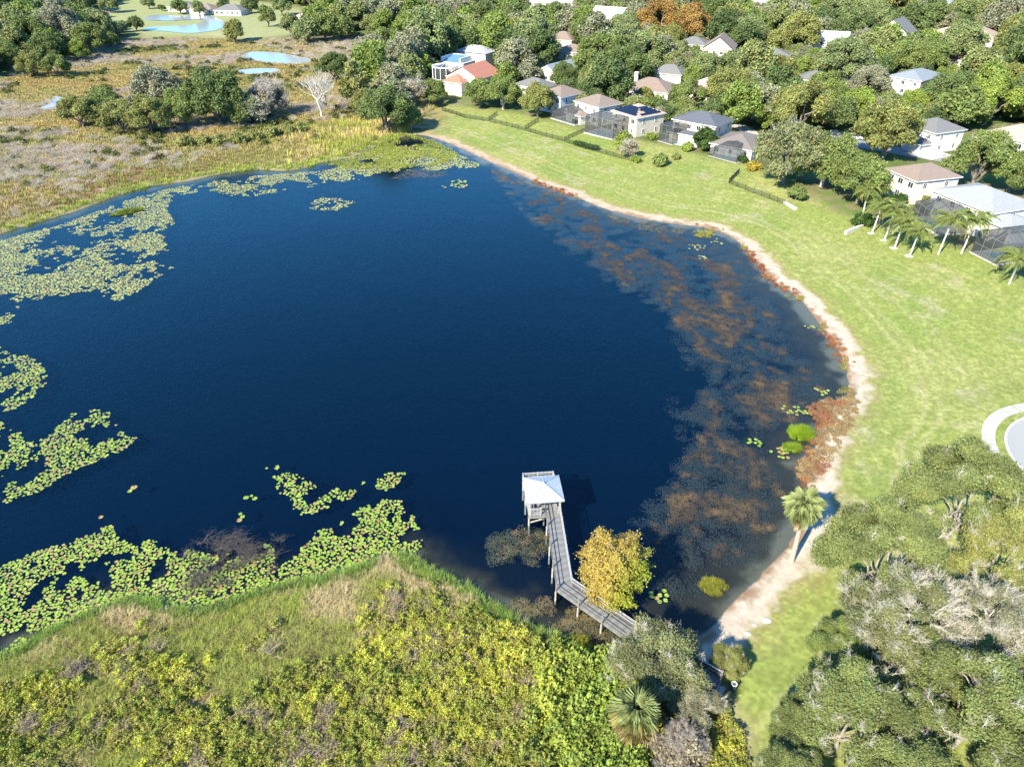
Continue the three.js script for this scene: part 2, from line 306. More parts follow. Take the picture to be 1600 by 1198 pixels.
// one leaf cluster as loose triangles about a point; out = direction the foliage faces
function leaves(b, rng, p, out, n, spread, size, col, flat = 0.5) {
  for (let i = 0; i < n; i++) {
    const x = p[0] + rng.g() * spread, y = p[1] + rng.g() * spread * 0.7, z = p[2] + rng.g() * spread;
    let nx = out[0] * flat + rng.g() * 0.5, ny = out[1] * flat + rng.g() * 0.5 + 0.15, nz = out[2] * flat + rng.g() * 0.5; const l = Math.hypot(nx, ny, nz) || 1; nx /= l; ny /= l; nz /= l;
    let ax = ny, ay = -nx, az = 0; if (Math.abs(nz) > 0.9) { ax = 0; ay = nz; az = -ny; } const al = Math.hypot(ax, ay, az) || 1; ax /= al; ay /= al; az /= al;
    const bx = ny * az - nz * ay, by = nz * ax - nx * az, bz = nx * ay - ny * ax, t = rng() * 6.283, c = Math.cos(t), s = Math.sin(t), k = size * (0.6 + 0.8 * rng()), w = k * 0.55;
    const ux = ax * c + bx * s, uy = ay * c + by * s, uz = az * c + bz * s, vx = bx * c - ax * s, vy = by * c - ay * s, vz = bz * c - az * s, f = 0.75 + 0.5 * rng();
    b.p.push(x - ux * k / 2 - vx * w, y - uy * k / 2 - vy * w, z - uz * k / 2 - vz * w, x + ux * k, y + uy * k, z + uz * k, x - ux * k / 2 + vx * w, y - uy * k / 2 + vy * w, z - uz * k / 2 + vz * w);
    b.u.push(0, 0, 1, 0, 0, 1);
    for (let q = 0; q < 3; q++) b.c.push(col[0] * f, col[1] * f, col[2] * f);
  }
}
function curve(b, rng, p, q, r0, r1, seg = 3, wob = 0.12, sides = 5) {
  const l = Math.hypot(q[0] - p[0], q[1] - p[1], q[2] - p[2]); let a = p, ra = r0;
  for (let i = 1; i <= seg; i++) {
    const t = i / seg, w = i < seg ? wob * l / seg : 0, c = [mix(p[0], q[0], t) + rng.g() * w, mix(p[1], q[1], t) + rng.g() * w * 0.6, mix(p[2], q[2], t) + rng.g() * w], rc = mix(r0, r1, t);
    b.tube(a, c, ra, rc, sides); a = c; ra = rc;
  }
}
// a broad tree about 1 unit = 1 m; returns geometries of its limbs and crown
function broadTree({ seed, R, H, stem = 0.14, lobes = 9, clumps = 900, per = 14, leaf = 0.3, spread = 0.42, flatten = 0.75, bare = 0, twigs = 0, hue = 0.055, limb = 1, top = 1, sides = 5 }) {
  const rng = RNG(seed), L = new MB(), C = new MB(), tips = [], base = H * stem, ch = H - base, r0 = 0.055 * R * limb + 0.06;
  C.col = null;
  const list = [];
  for (let i = 0; i < lobes; i++) {
    const a = i * 2.39996 + rng.r(-0.5, 0.5), f = Math.acos(1 - 1.16 * (i + 0.5) / lobes), rr = R * 0.98 / Math.sqrt(lobes) * rng.r(0.8, 1.25), d = (R - rr * 0.75) * Math.sin(f) * rng.r(0.74, 1.06), vh = ch / 1.5;
    const y = base + vh * 0.5 + (vh - rr * 0.6) * Math.cos(f) * top * rng.r(0.86, 1.08);
    list.push([Math.cos(a) * d, Math.max(y, rr * 0.5), Math.sin(a) * d, rr]);
  }
  const fork = [rng.g() * 0.1 * R * 0.3, base * 0.9, rng.g() * 0.1 * R * 0.3];
  curve(L, rng, [0, -0.3, 0], fork, r0 * 1.15, r0 * 0.85, 3, 0.06, 7);
  const mains = [];
  for (let i = 0; i < 6; i++) { // a few main limbs, from which the boughs of the lobes part
    const a = i * 1.05 + rng.r(-0.3, 0.3), r = i ? R * rng.r(0.34, 0.5) : R * 0.1, e = [Math.cos(a) * r, base + ch * rng.r(0.28, 0.45) + (i ? 0 : ch * 0.12), Math.sin(a) * r];
    curve(L, rng, fork, e, r0 * 0.7, r0 * 0.42, 4, 0.16, sides); mains.push(e);
  }
  for (const s of list) {
    const from = mains.reduce((a, b) => (Math.hypot(b[0] - s[0], b[1] - s[1], b[2] - s[2]) < Math.hypot(a[0] - s[0], a[1] - s[1], a[2] - s[2]) ? b : a));
    curve(L, rng, from, [s[0], s[1], s[2]], r0 * 0.36, r0 * 0.16, 4, 0.16, sides);
    const nb = 6; for (let k = 0; k < nb; k++) { const t = rng() * 6.28, u = rng.r(-0.1, 1), h = Math.sqrt(1 - u * u), e = [s[0] + Math.cos(t) * h * s[3] * 0.9, s[1] + u * s[3] * flatten, s[2] + Math.sin(t) * h * s[3] * 0.9]; curve(L, rng, [s[0], s[1], s[2]], e, r0 * 0.16, r0 * 0.05, 2, 0.2, 4); tips.push([s, e]); }
  }
  const B = new MB();
  if (twigs) for (let i = 0; i < twigs; i++) { // sprays of bare pale twigs standing out of the crown
    const [s, e] = rng.pick(tips), q = [e[0] + rng.g() * 0.4, e[1] + rng.g() * 0.3, e[2] + rng.g() * 0.4];
    let d = [(q[0] - s[0]) * 0.7 + rng.g() * 0.3, Math.abs(q[1] - s[1]) * 0.6 + s[3] * 0.45, (q[2] - s[2]) * 0.7 + rng.g() * 0.3]; const l = Math.hypot(...d); d = d.map((v) => v / l);
    let a = [q[0] - d[0] * s[3] * 0.5, q[1] - d[1] * s[3] * 0.5, q[2] - d[2] * s[3] * 0.5], r = 0.035;
    for (let k = 0; k < 5; k++) { // a kinked stem with fine side shoots
      const st = s[3] * 0.22, c = [a[0] + (d[0] + rng.g() * 0.35) * st, a[1] + (d[1] + rng.g() * 0.25) * st, a[2] + (d[2] + rng.g() * 0.35) * st]; B.tube(a, c, r, r * 0.75, 3); r *= 0.75;
      for (let m = 0; m < 4; m++) { const u = rng.r(0.25, 0.6) * (1 - k * 0.1), f = [c[0] + (d[0] * 0.7 + rng.g() * 0.6) * u, c[1] + (d[1] * 0.7 + rng.g() * 0.5) * u, c[2] + (d[2] * 0.7 + rng.g() * 0.6) * u]; B.tube(c, f, 0.012, 0.006, 3); for (let n = 0; n < 2; n++) B.tube(f, [f[0] + (d[0] + rng.g()) * u * 0.45, f[1] + (d[1] + rng.g()) * u * 0.45, f[2] + (d[2] + rng.g()) * u * 0.45], 0.008, 0.005, 3); }
      a = c;
    }
  }
  const tot = list.reduce((a, s) => a + s[3] * s[3], 0);
  for (const s of list) {
    const n = Math.round((clumps * s[3] * s[3]) / tot);
    for (let i = 0; i < n; i++) {
      const t = rng() * 6.2832, u = rng.r(-0.75, 1), h = Math.sqrt(1 - u * u), k = s[3] * (0.72 + 0.36 * rng()), o = [Math.cos(t) * h, u, Math.sin(t) * h];
      const p = [s[0] + o[0] * k, s[1] + o[1] * k * flatten, s[2] + o[2] * k];
      if (bare && fbm(p[0] * 0.45 + seed, p[2] * 0.45, seed, 2) < bare) { if (rng() < 0.45) continue; for (let m = 0; m < 3; m++) p[m] = s[m] + (p[m] - s[m]) * rng.r(0.35, 0.7); }
      let hid = false; for (const q of list) if (q !== s && Math.hypot(p[0] - q[0], (p[1] - q[1]) / flatten, p[2] - q[2]) < q[3] * 0.72) { hid = true; break; }
      if (hid) continue;
      const g = 1 + (fbm(p[0] * 0.5, p[2] * 0.5 + p[1], seed + 9, 2) - 0.5) * 0.9 + rng.g() * 0.10, w = rng.g() * hue;
      leaves(C, rng, p, o, per, spread, leaf, [g * (1 + w), g, g * (1 - w * 0.8)], 0.55);
    }
  }
  return { limbs: L.geo(), crown: C.geo(), twigs: twigs ? B.geo() : null };
}
const K = {};   // tree shapes by kind; every tree in the place is one of these, turned, sized and coloured for itself
for (let i = 0; i < 3; i++) K['near' + i] = { ...broadTree({ seed: 100 + i, R: 5.2, H: 10.5, lobes: 26, limb: 0.5, clumps: 3400, per: 32, leaf: 0.105, spread: 0.26, bare: [0.20, 0.27, 0.36][i], twigs: [10, 60, 240][i], flatten: 0.85 }), R: 5.2, H: 10.5 };
for (let i = 0; i < 5; i++) K['oak' + i] = { ...broadTree({ seed: 200 + i, R: 6, H: 10.2, lobes: 15 + i, clumps: 1650, per: 14, leaf: 0.255, spread: 0.40, bare: 0.16 + 0.03 * i, flatten: [0.7, 0.85, 0.75, 0.9, 0.8][i], twigs: [0, 0, 0, 0, 14][i] }), R: 6, H: 10.2 };
for (let i = 0; i < 5; i++) K['far' + i] = { ...broadTree({ seed: 300 + i, R: 6, H: [9.5, 11, 13, 10.5, 12][i], lobes: 11 + i, clumps: 700, per: 11, leaf: 0.46, spread: 0.58, bare: 0.12, flatten: [0.7, 0.8, 1.0, 0.9, 1.0][i], sides: 4 }), R: 6, H: [9.5, 11, 13, 10.5, 12][i] };
K.slim = { ...broadTree({ seed: 401, R: 4, H: 12, stem: 0.2, lobes: 10, clumps: 520, per: 9, leaf: 0.46, spread: 0.5, bare: 0.3, flatten: 1.2, twigs: 60, top: 1.4 }), R: 4, H: 12 };
K.round = { ...broadTree({ seed: 402, R: 3, H: 4.6, stem: 0.12, lobes: 8, clumps: 520, per: 9, leaf: 0.3, spread: 0.3, flatten: 0.95 }), R: 3, H: 4.6 };
K.bush = { ...broadTree({ seed: 403, R: 1.6, H: 2, stem: 0.04, lobes: 6, clumps: 200, per: 9, leaf: 0.24, spread: 0.22, flatten: 0.9 }), R: 1.6, H: 2 };
K.sparse = { ...broadTree({ seed: 404, R: 4, H: 7.5, stem: 0.14, lobes: 10, clumps: 420, per: 8, leaf: 0.36, spread: 0.4, bare: 0.48, twigs: 240 }), R: 4, H: 7.5 };
K.silver = { ...broadTree({ seed: 405, R: 4.6, H: 7.2, stem: 0.22, lobes: 22, clumps: 3000, per: 24, leaf: 0.095, spread: 0.26, bare: 0.30, twigs: 40, flatten: 0.8, hue: 0.1 }), R: 4.6, H: 7.2 };
const TREES = [];
// x, z, radius of the crown in metres; kind of shape; leaf colour
function tree(name, kind, leafMat, [x, z, R], label, category = 'tree', { group, h = 1, bark = 'bark', turn, twig = 'grey_twig' } = {}) {
  const k = K[kind], s = R / k.R, rng = RNG(Math.round(x * 131 + z * 17) >>> 0), y = Math.max(heightAt(x, z), -0.1);
  const t = thing(name, label, category, x, y, z, turn ?? rng() * 6.28, group);
  t.scale.set(s, s * h * rng.r(0.94, 1.06), s);
  put(k.limbs, 'trunk', M[bark], t); put(k.crown, 'crown', M[leafMat], t);
  if (k.twigs) put(k.twigs, 'bare_twigs', M[twig], t);
  TREES.push([x, z, R]);
  return t;
}

// ---------------------------------------------------------------- palms
pmat('palm_green', [0.30, 0.345, 0.135], 0.5, { transmission: 0.2, thickness: 0, specularIntensity: 0.6 });
pmat('palm_yellow', [0.38, 0.31, 0.10], 0.6, { transmission: 0.2, thickness: 0 });
pmat('palm_dead', [0.42, 0.30, 0.17], 0.8, { transmission: 0.15, thickness: 0 });
mat('palm_trunk', [0.36, 0.31, 0.26], 0.95);
pmat('queen_green', [0.22, 0.265, 0.075], 0.45, { transmission: 0.25, thickness: 0, specularIntensity: 0.6 });
function fanFrond(seed, L, droop) { // stalk along +x, a pleated fan of narrow blades at its end
  const rng = RNG(seed), b = new MB(), st = L * 0.42, n = 30, y0 = -droop * 0.18 * L;
  b.tube([0, 0, 0], [st * 0.5, y0 * 0.2 + 0.03, 0], 0.035, 0.028, 4).tube([st * 0.5, y0 * 0.2 + 0.03, 0], [st, y0, 0], 0.028, 0.02, 4);
  for (let i = 0; i < n; i++) {
    const a = ((i + 0.5) / n - 0.5) * 3.7 + rng.g() * 0.04, l = L * 0.62 * (0.72 + 0.28 * Math.cos(a * 0.6)) * rng.r(0.9, 1.08), c = Math.cos(a), s = Math.sin(a), w = 0.032 * L / 1.6;
    const m = [st + c * l * 0.6, y0 + 0.06 * Math.cos(i * Math.PI) - droop * 0.10 * L, s * l * 0.6], e = [st + c * l, y0 - (0.20 + droop * 0.45) * L * rng.r(0.7, 1.3), s * l * 0.93];
    b.quad([st, y0, 0], [m[0] - s * w, m[1] - 0.03, m[2] + c * w], e, [m[0] + s * w, m[1] + 0.03, m[2] - c * w]);
    b.quad([st, y0, 0], [m[0] + s * w, m[1] + 0.03, m[2] - c * w], [m[0] + s * w * 1.6 , m[1] - 0.02, m[2] - c * w * 1.6], [st + 0.03, y0, -0.02]);
  }
  return b.geo();
}
const FANS = [1, 2, 3].map((s) => fanFrond(s, 1.9, [0.15, 0.4, 0.8][s - 1])), FAN_OLD = fanFrond(9, 1.7, 1.2);
function sabalPalm(name, label, [x, z], H, lean, turn, skirt, scale = 1) {
  const y = heightAt(x, z), t = thing(name, label, 'palm tree', x, Math.max(y, -0.1), z, turn), b = new MB(), rng = RNG(Math.round(x * 91 + 7)), n = 12;
  const C = (u) => [lean * H * u * u, H * u, 0];
  for (let i = 0; i < n; i++) b.tube(C(i / n), C((i + 1) / n), 0.30 - 0.1 * (i / n) * (i < 3 ? 1 : 0.8) + (i === 0 ? 0.08 : 0), 0.29 - 0.1 * ((i + 1) / n), 9);
  put(b.geo(), 'trunk', M.palm_trunk, t);
  const top = C(1), boots = new MB();
  for (let i = 0; i < 40; i++) { const a = rng() * 6.28, h = top[1] - rng.r(0, 1.3), c = Math.cos(a), s = Math.sin(a), cx = C(h / H)[0]; boots.beam([cx + c * 0.15, h, s * 0.15], [cx + c * 0.42, h + 0.32, s * 0.42], 0.10, 0.05); }
  put(boots.geo(), 'leaf_bases', M.palm_dead, t);
  const N = 40 + skirt;
  for (let i = 0; i < N; i++) {
    const u = i / N, a = i * 2.39996 + rng.g() * 0.15, up = 1.25 - 2.15 * u + rng.g() * 0.1, old = u > (skirt ? 0.42 : 0.86);
    const o = put(u > 0.85 && skirt ? FAN_OLD : FANS[u < 0.3 ? 0 : u < 0.65 ? 1 : 2], 'frond', old ? (u > (skirt ? 0.70 : 0.94) ? M.palm_dead : M.palm_yellow) : M.palm_green, t);
    o.position.set(top[0], top[1] + 0.25 - 0.7 * u, 0); o.rotation.order = 'YZX'; o.rotation.set(rng.g() * 0.25, a, clamp(up, -1.25, 1.35)); o.scale.setScalar(scale * rng.r(0.88, 1.1));
  }
  return t;
}
function pinnate(seed, L) {
  const rng = RNG(seed), b = new MB(), n = 40, P = (u) => [L * (u - 0.16 * u * u), L * (0.42 * u - 0.95 * u * u * u), 0];
  for (let i = 0; i < 8; i++) b.tube(P(i / 8), P((i + 1) / 8), 0.045 * (1 - i / 9), 0.045 * (1 - (i + 1) / 9), 4);
  for (let i = 3; i < n; i++) for (const s of [-1, 1]) {
    const u = i / n, p = P(u), l = L * 0.24 * Math.sin(Math.PI * Math.min(1, u * 0.85 + 0.12)) * rng.r(0.85, 1.15), f = 0.35 + 0.3 * u, q = [p[0] + l * f, p[1] - l * rng.r(0.35, 0.8), s * l * 0.8], m = [mix(p[0], q[0], 0.5), mix(p[1], q[1], 0.35), mix(p[2], q[2], 0.55)];
    b.quad(p, [m[0] + 0.07, m[1], m[2]], q, [m[0] - 0.07, m[1], m[2]]);
  }
  return b.geo();
}
const PINNATE = [21, 22, 23].map((s) => pinnate(s, 4.1));
function queenPalm(label, [x, z], H, turn, s = 1) {
  const t = thing('feather_palm', label, 'palm tree', x, heightAt(x, z), z, turn), b = new MB(), rng = RNG(Math.round(x * 57 - z * 3)), l = 0.06;
  for (let i = 0; i < 6; i++) b.tube([l * H * i / 6, H * i / 6, 0], [l * H * (i + 1) / 6, H * (i + 1) / 6, 0], 0.20 - 0.012 * i, 0.19 - 0.012 * i, 7);
  put(b.geo(), 'trunk', M.pale_bark, t);
  put(new MB().tube([l * H, H - 0.1, 0], [l * H, H + 0.9, 0], 0.15, 0.09, 7).geo(), 'crownshaft', M.queen_green, t);
  for (let i = 0; i < 20; i++) { const o = put(PINNATE[i % 3], 'frond', i > 17 ? M.palm_yellow : M.queen_green, t); o.position.set(l * H, H + 0.7, 0); o.rotation.order = 'YZX'; o.rotation.set(rng.g() * 0.3, i * 2.39996, 0.9 - 1.25 * (i / 20) + rng.g() * 0.1); o.scale.setScalar(s * rng.r(0.85, 1.12)); }
  return t;
}
sabalPalm('cabbage_palm', 'leaning cabbage palm alone on the sandy shore', [30.69, -53.85], 8.4, -0.06, 0, 0, 1.0);
sabalPalm('cabbage_palm', 'cabbage palm with a brown skirt of dead fronds at the bottom of the view', [9.91, -32.27], 6.6, -0.02, 0.5, 26, 1.05);
{
  const name = ['first feather palm from the left, next to the pale garden wall', 'second feather palm from the left in the row by the dark cage', 'third feather palm from the left, white gravel at its foot', 'fourth feather palm from the left, smallest of the row with gravel at its foot', 'fifth feather palm from the left, leaning before the dark cage', 'sixth feather palm from the left, before the house with the pale grey roof', 'feather palm at the right edge, apart from the row', 'slender feather palm behind the first palm of the row'];
  [[77.7, -145.2], [78.5, -141.0], [78.8, -136.9], [80.0, -132.8], [85.6, -132.8], [90.2, -132.8], [91.9, -119.2], [80.0, -155.9]].forEach((p, i) => queenPalm(name[i], p, [5.2, 5.6, 4.6, 4.2, 6.2, 6.0, 4.2, 4.4][i], [0, 0.3, 0.6, 0.2, 0.1, 0.2, 0.5, 2][i], [1, 1, 1, 0.85, 1.1, 1.05, 1.1, 0.8][i]));
  [[-1.4, -323.2], [1.6, -317.7], [10.5, -331.7]].forEach((p, i) => sabalPalm('cabbage_palm', ['tall cabbage palm right of the red roof, left of two', 'cabbage palm right of the red roof, right of two', 'small palm with hanging dead fronds beside the pale drive'][i], p, [8, 7, 4.5][i], 0.02, i, i === 2 ? 14 : 0, 1.25));
  sabalPalm('cabbage_palm', 'brown topped slender palm left of the blue grey roof', [139.9, -304.7], 7, 0.12, 0, 20, 0.8);
}
// the yellow cypress beside the boardwalk: feathery sprays on a straight stem
{
  const [x, z] = [10.40, -48.89], t = thing('cypress_tree', 'golden yellow cypress standing in the water beside the boardwalk', 'cypress tree', x - 0.3, -0.9, z + 0.6), rng = RNG(61), L = new MB(), C = new MB(), H = 9.2, R = 3.2;
  curve(L, rng, [0, 0, 0], [0, H * 0.95, 0], 0.26, 0.05, 6, 0.04, 7);
  for (let i = 0; i < 90; i++) {
    const u = 0.16 + 0.82 * (i / 90), a = i * 2.39996 + rng.g() * 0.2, r = R * Math.pow(Math.sin(Math.PI * Math.min(1, 0.20 + 0.80 * (1.04 - u))), 0.8) * rng.r(0.72, 1.12), y = H * u, e = [Math.cos(a) * r, y + r * 0.12 + rng.g() * 0.2, Math.sin(a) * r];
    curve(L, rng, [0, y - 0.2, 0], e, 0.05, 0.012, 3, 0.08, 4);
    for (let k = 0; k < 34; k++) {
      const v = 0.3 + 0.75 * Math.pow(rng(), 0.7), p = [e[0] * v + rng.g() * 0.28, mix(y, e[1], v) + rng.g() * 0.16, e[2] * v + rng.g() * 0.28], g = 0.8 + 0.5 * fbm(p[0] * 0.9, p[2] * 0.9 + p[1], 5, 2) , green = sm(0.25, 0.85, 0.5 + (p[0] * 0.16 + p[2] * 0.10) - u * 0.35 + 0.3 * (fbm(p[0] * 0.5, p[2] * 0.5, 8, 2) - 0.5));
      leaves(C, rng, p, [Math.cos(a) * 0.4, 0.8, Math.sin(a) * 0.4], 14, 0.19, 0.115, [g * mix(1.05, 0.78, green), g * mix(1.0, 1.12, green), g * mix(1.5, 0.75, green)], 0.6);
    }
  }
  put(L.geo(), 'trunk', M.bark, t); put(C.geo(), 'crown', M.leaf_gold, t);
}
// the bleached dead tree in the marsh
{
  const [x, z] = [-64.0, -248.3], t = thing('dead_tree', 'tall bleached leafless tree standing in the marsh', 'dead tree', x, 0.1, z), rng = RNG(14), b = new MB(), tw = new MB();
  const grow = (p, d, l, r, k) => { const q = [p[0] + d[0] * l, p[1] + d[1] * l, p[2] + d[2] * l]; (k > 2 ? tw : b).tube(p, q, r, r * 0.68, 5); if (k < 6) for (let i = 0; i < (k < 1 ? 6 : k < 4 ? 3 : 2); i++) { const s = k < 1 ? 0.42 : 0.36, e = [d[0] + rng.g() * s, d[1] * 0.9 + rng.g() * s * 0.5 + 0.2, d[2] + rng.g() * s], m = Math.hypot(...e); grow(q, e.map((v) => v / m), l * rng.r(0.66, 0.92) * (k < 1 ? 1.6 : 1), r * 0.62, k + 1); } };
  grow([0, 0, 0], [0, 1, 0], 2.6, 0.55, 0);
  put(b.geo(), 'trunk', M.pale_bark, t); put(tw.geo(), 'branches', M.pale_bark, t);
}

const HOMES = [];   // x, z and half width of every house
// ---------------------------------------------------------------- houses
const grain = dataTex(256, 256, (i, j, o) => { const u = i / 256, v = j / 256, r = Math.floor(v * 16), k = Math.floor(u * 10 + (r % 2) * 0.5) % 10; const q = 0.84 + 0.08 * hash(k, r, 3) + 0.12 * tnoise(u, v, 64, 5); o[0] = o[1] = o[2] = q * (v * 16 - r < 0.14 ? 0.86 : 1); }, true);
grain.repeat.set(1 / 2.6, 1 / 2.6);
const wallTex = dataTex(256, 256, (i, j, o) => { const u = i / 256, v = j / 256; o[0] = o[1] = o[2] = 0.86 + 0.14 * tfbm(u, v, 4, 6, 4); }, true);
wallTex.repeat.set(1 / 5, 1 / 5);
const roofs = { brown: [0.265, 0.205, 0.17], tan: [0.29, 0.215, 0.175], slate: [0.12, 0.128, 0.15], grey: [0.36, 0.362, 0.355], red: [0.50, 0.20, 0.13], salmon: [0.50, 0.36, 0.29], umber: [0.22, 0.185, 0.165], ash: [0.20, 0.195, 0.19], pink: [0.55, 0.38, 0.33], blue: [0.27, 0.30, 0.34], pale: [0.48, 0.48, 0.49], sand: [0.48, 0.38, 0.29] };
for (const k in roofs) mat('roof_' + k, roofs[k], 0.9, { map: grain });
const walls = { white: [0.70, 0.68, 0.65], cream: [0.78, 0.68, 0.56], beige: [0.74, 0.69, 0.61], bluish: [0.70, 0.74, 0.78], pink: [0.72, 0.56, 0.47] };
for (const k in walls) mat('wall_' + k, walls[k], 0.9, { map: wallTex });
mat('trim', [0.78, 0.77, 0.74], 0.7); mat('cage_metal', [0.17, 0.165, 0.16], 0.5); mat('bronze_metal', [0.09, 0.085, 0.08], 0.5); mat('white_metal', [0.78, 0.79, 0.80], 0.45);
mat('concrete', [0.52, 0.50, 0.47], 0.92, { map: wallTex }); mat('road', [0.30, 0.29, 0.28], 0.95, { map: wallTex }); mat('solar', [0.012, 0.016, 0.035], 0.25); mat('blue_cover', [0.11, 0.235, 0.36], 0.6);
mat('orange_fence', [0.52, 0.24, 0.12], 0.9); mat('brick_red', [0.28, 0.12, 0.08], 0.9); mat('black_metal', [0.025, 0.028, 0.026], 0.6);
pmat('window_glass', [0.02, 0.026, 0.032], 0.08, { specularIntensity: 1 });
mat('screen', [0.05, 0.055, 0.06], 0.8, { transparent: true, opacity: 0.6 });
mat('pool', [0.10, 0.36, 0.44], 0.1);

const winGeo = new Map();
function windowAt(parent, x, y, z, turn, w, h) {
  const key = w + '|' + h;
  if (!winGeo.has(key)) {
    const f = new MB(), t = 0.09, p = new MB();
    f.box(0, h / 2 - t, 0.03, w, t, 0.1).box(0, -h / 2, 0.03, w, t, 0.1).box(-w / 2 + t / 2, -h / 2 + t, 0.03, t, h - 2 * t, 0.1).box(w / 2 - t / 2, -h / 2 + t, 0.03, t, h - 2 * t, 0.1);
    if (w > 0.9) f.box(0, -h / 2 + t, 0.03, t * 0.7, h - 2 * t, 0.08);
    p.box(0, -h / 2 + t, 0, w - 2 * t, h - 2 * t, 0.06);
    winGeo.set(key, [f.geo(), p.geo()]);
  }
  const [f, p] = winGeo.get(key), o = put(f, 'window', M.trim, parent); o.position.set(x, y, z); o.rotation.y = turn;
  put(p, 'pane', M.window_glass, o);
}
// a hipped roof over a w by d rectangle at height e, slopes of the given pitch
function hipRoof(b, cx, cz, w, d, e, pitch, over = 0.5) {
  const W = w / 2 + over, D = d / 2 + over, r = Math.min(W, D) * pitch, a = Math.max(0, W - D), c = Math.max(0, D - W), y = e + r, t = 0.22;
  const P = (x, h, z) => [cx + x, h, cz + z], q = [P(-W, e, D), P(W, e, D), P(W, e, -D), P(-W, e, -D)], r0 = a > 0 ? P(-a, y, 0) : P(0, y, c), r1 = a > 0 ? P(a, y, 0) : P(0, y, -c);
  if (a > 0) { b.poly([q[0], q[1], r1, r0]); b.poly([q[2], q[3], r0, r1]); b.poly([q[1], q[2], r1]); b.poly([q[3], q[0], r0]); }
  else if (c > 0) { b.poly([q[1], q[2], r1, r0]); b.poly([q[3], q[0], r0, r1]); b.poly([q[0], q[1], r0]); b.poly([q[2], q[3], r1]); }
  else for (let i = 0; i < 4; i++) b.poly([q[i], q[(i + 1) % 4], r0]);
  return [W, D, y, t];
}
function gableRoof(b, cx, cz, w, d, e, pitch, alongX, over = 0.45) {
  const W = w / 2 + over, D = d / 2 + over, P = (x, h, z) => [cx + x, h, cz + z], y = e + (alongX ? D : W) * pitch;
  if (alongX) { b.poly([P(-W, e, D), P(W, e, D), P(W, y, 0), P(-W, y, 0)]); b.poly([P(W, e, -D), P(-W, e, -D), P(-W, y, 0), P(W, y, 0)]); }
  else { b.poly([P(W, e, D), P(W, e, -D), P(0, y, -D), P(0, y, D)]); b.poly([P(-W, e, -D), P(-W, e, D), P(0, y, D), P(0, y, -D)]); }
  return y;
}
function eaves(b, cx, cz, w, d, e, over = 0.5) { // fascia boards and soffit
  const W = w / 2 + over, D = d / 2 + over;
  b.box(cx, e - 0.22, cz + D - 0.03, 2 * W, 0.2, 0.06).box(cx, e - 0.22, cz - D + 0.03, 2 * W, 0.2, 0.06).box(cx - W + 0.03, e - 0.22, cz, 0.06, 0.2, 2 * D - 0.12).box(cx + W - 0.03, e - 0.22, cz, 0.06, 0.2, 2 * D - 0.12);
  b.quad([cx - W + 0.06, e - 0.12, cz - D + 0.06], [cx + W - 0.06, e - 0.12, cz - D + 0.06], [cx + W - 0.06, e - 0.12, cz + D - 0.06], [cx - W + 0.06, e - 0.12, cz + D - 0.06]);
}
// fr: the corner nearest the lake on the right; deg: the direction of the front wall (counter-clockwise from +x); w along the front, d to the back
function house(label, fr, deg, w, d, storeys, roof, wall, { pitch = 0.42, gable, name = 'house', wings = [], win = true, group, category = 'house', rise = 0 } = {}) {
  const a = deg * Math.PI / 180, ux = Math.cos(a), uz = -Math.sin(a), bx = -Math.sin(a), bz = -Math.cos(a), x = fr[0] - (ux * w) / 2 + (bx * d) / 2, z = fr[1] - (uz * w) / 2 + (bz * d) / 2;
  const e = storeys === 1 ? 2.9 : 5.7, y = heightAt(x, z), t = thing(name, label, category, x, y, z, a, group), wb = new MB(), rb = new MB(), tb = new MB(), E = e + rise;
  wb.box(0, -0.6, 0, w, E + 0.45, d);
  if (gable) {
    const top = gableRoof(rb, 0, 0, w, d, E, pitch, gable === 'x');
    if (gable === 'x') for (const s of [-1, 1]) wb.tri([s * w / 2, E - 0.16, -d / 2], [s * w / 2, E - 0.16, d / 2], [s * w / 2, E + (d / 2) * pitch - 0.05, 0]);
    else for (const s of [-1, 1]) wb.tri([-w / 2, E - 0.16, s * d / 2], [w / 2, E - 0.16, s * d / 2], [0, E + (w / 2) * pitch - 0.05, s * d / 2]);
  } else hipRoof(rb, 0, 0, w, d, E, pitch);
  eaves(tb, 0, 0, w, d, E, gable ? 0.45 : 0.5);
  for (const [wx, wz, ww, wd, we, wp = pitch] of wings) { wb.box(wx, -0.6, wz, ww, we + 0.45, wd); hipRoof(rb, wx, wz, ww, wd, we, wp); eaves(tb, wx, wz, ww, wd, we); }
  put(wb.geo(), 'wall', M['wall_' + wall], t); put(rb.geo(), 'roof', M['roof_' + roof], t); put(tb.geo(), 'eaves', M.trim, t);
  if (win) {
    const rng = RNG(Math.round(fr[0] * 7 - fr[1] * 3));
    for (let s = 0; s < storeys; s++) {
      const yy = 1.5 + s * 2.8, nf = Math.max(2, Math.round(w / 3.6)), ns = Math.max(1, Math.round(d / 5));
      for (let i = 0; i < nf; i++) windowAt(t, (i - (nf - 1) / 2) * (w / nf) + rng.r(-0.3, 0.3), yy, d / 2 + 0.02, 0, [1.0, 1.6, 1.3][rng.i(3)], 1.4);
      for (let i = 0; i < ns; i++) windowAt(t, w / 2 + 0.02, yy, (i - (ns - 1) / 2) * (d / ns) + rng.r(-0.4, 0.4), Math.PI / 2, [0.8, 1.1][rng.i(2)], 1.3);
    }
  }
  HOMES.push([x, z, Math.max(w, d) / 2]);
  return t;
}
function toLocal(t, [x, z]) { const a = t.rotation.y, dx = x - t.position.x, dz = z - t.position.z; return [dx * Math.cos(a) - dz * Math.sin(a), dx * Math.sin(a) + dz * Math.cos(a)]; }
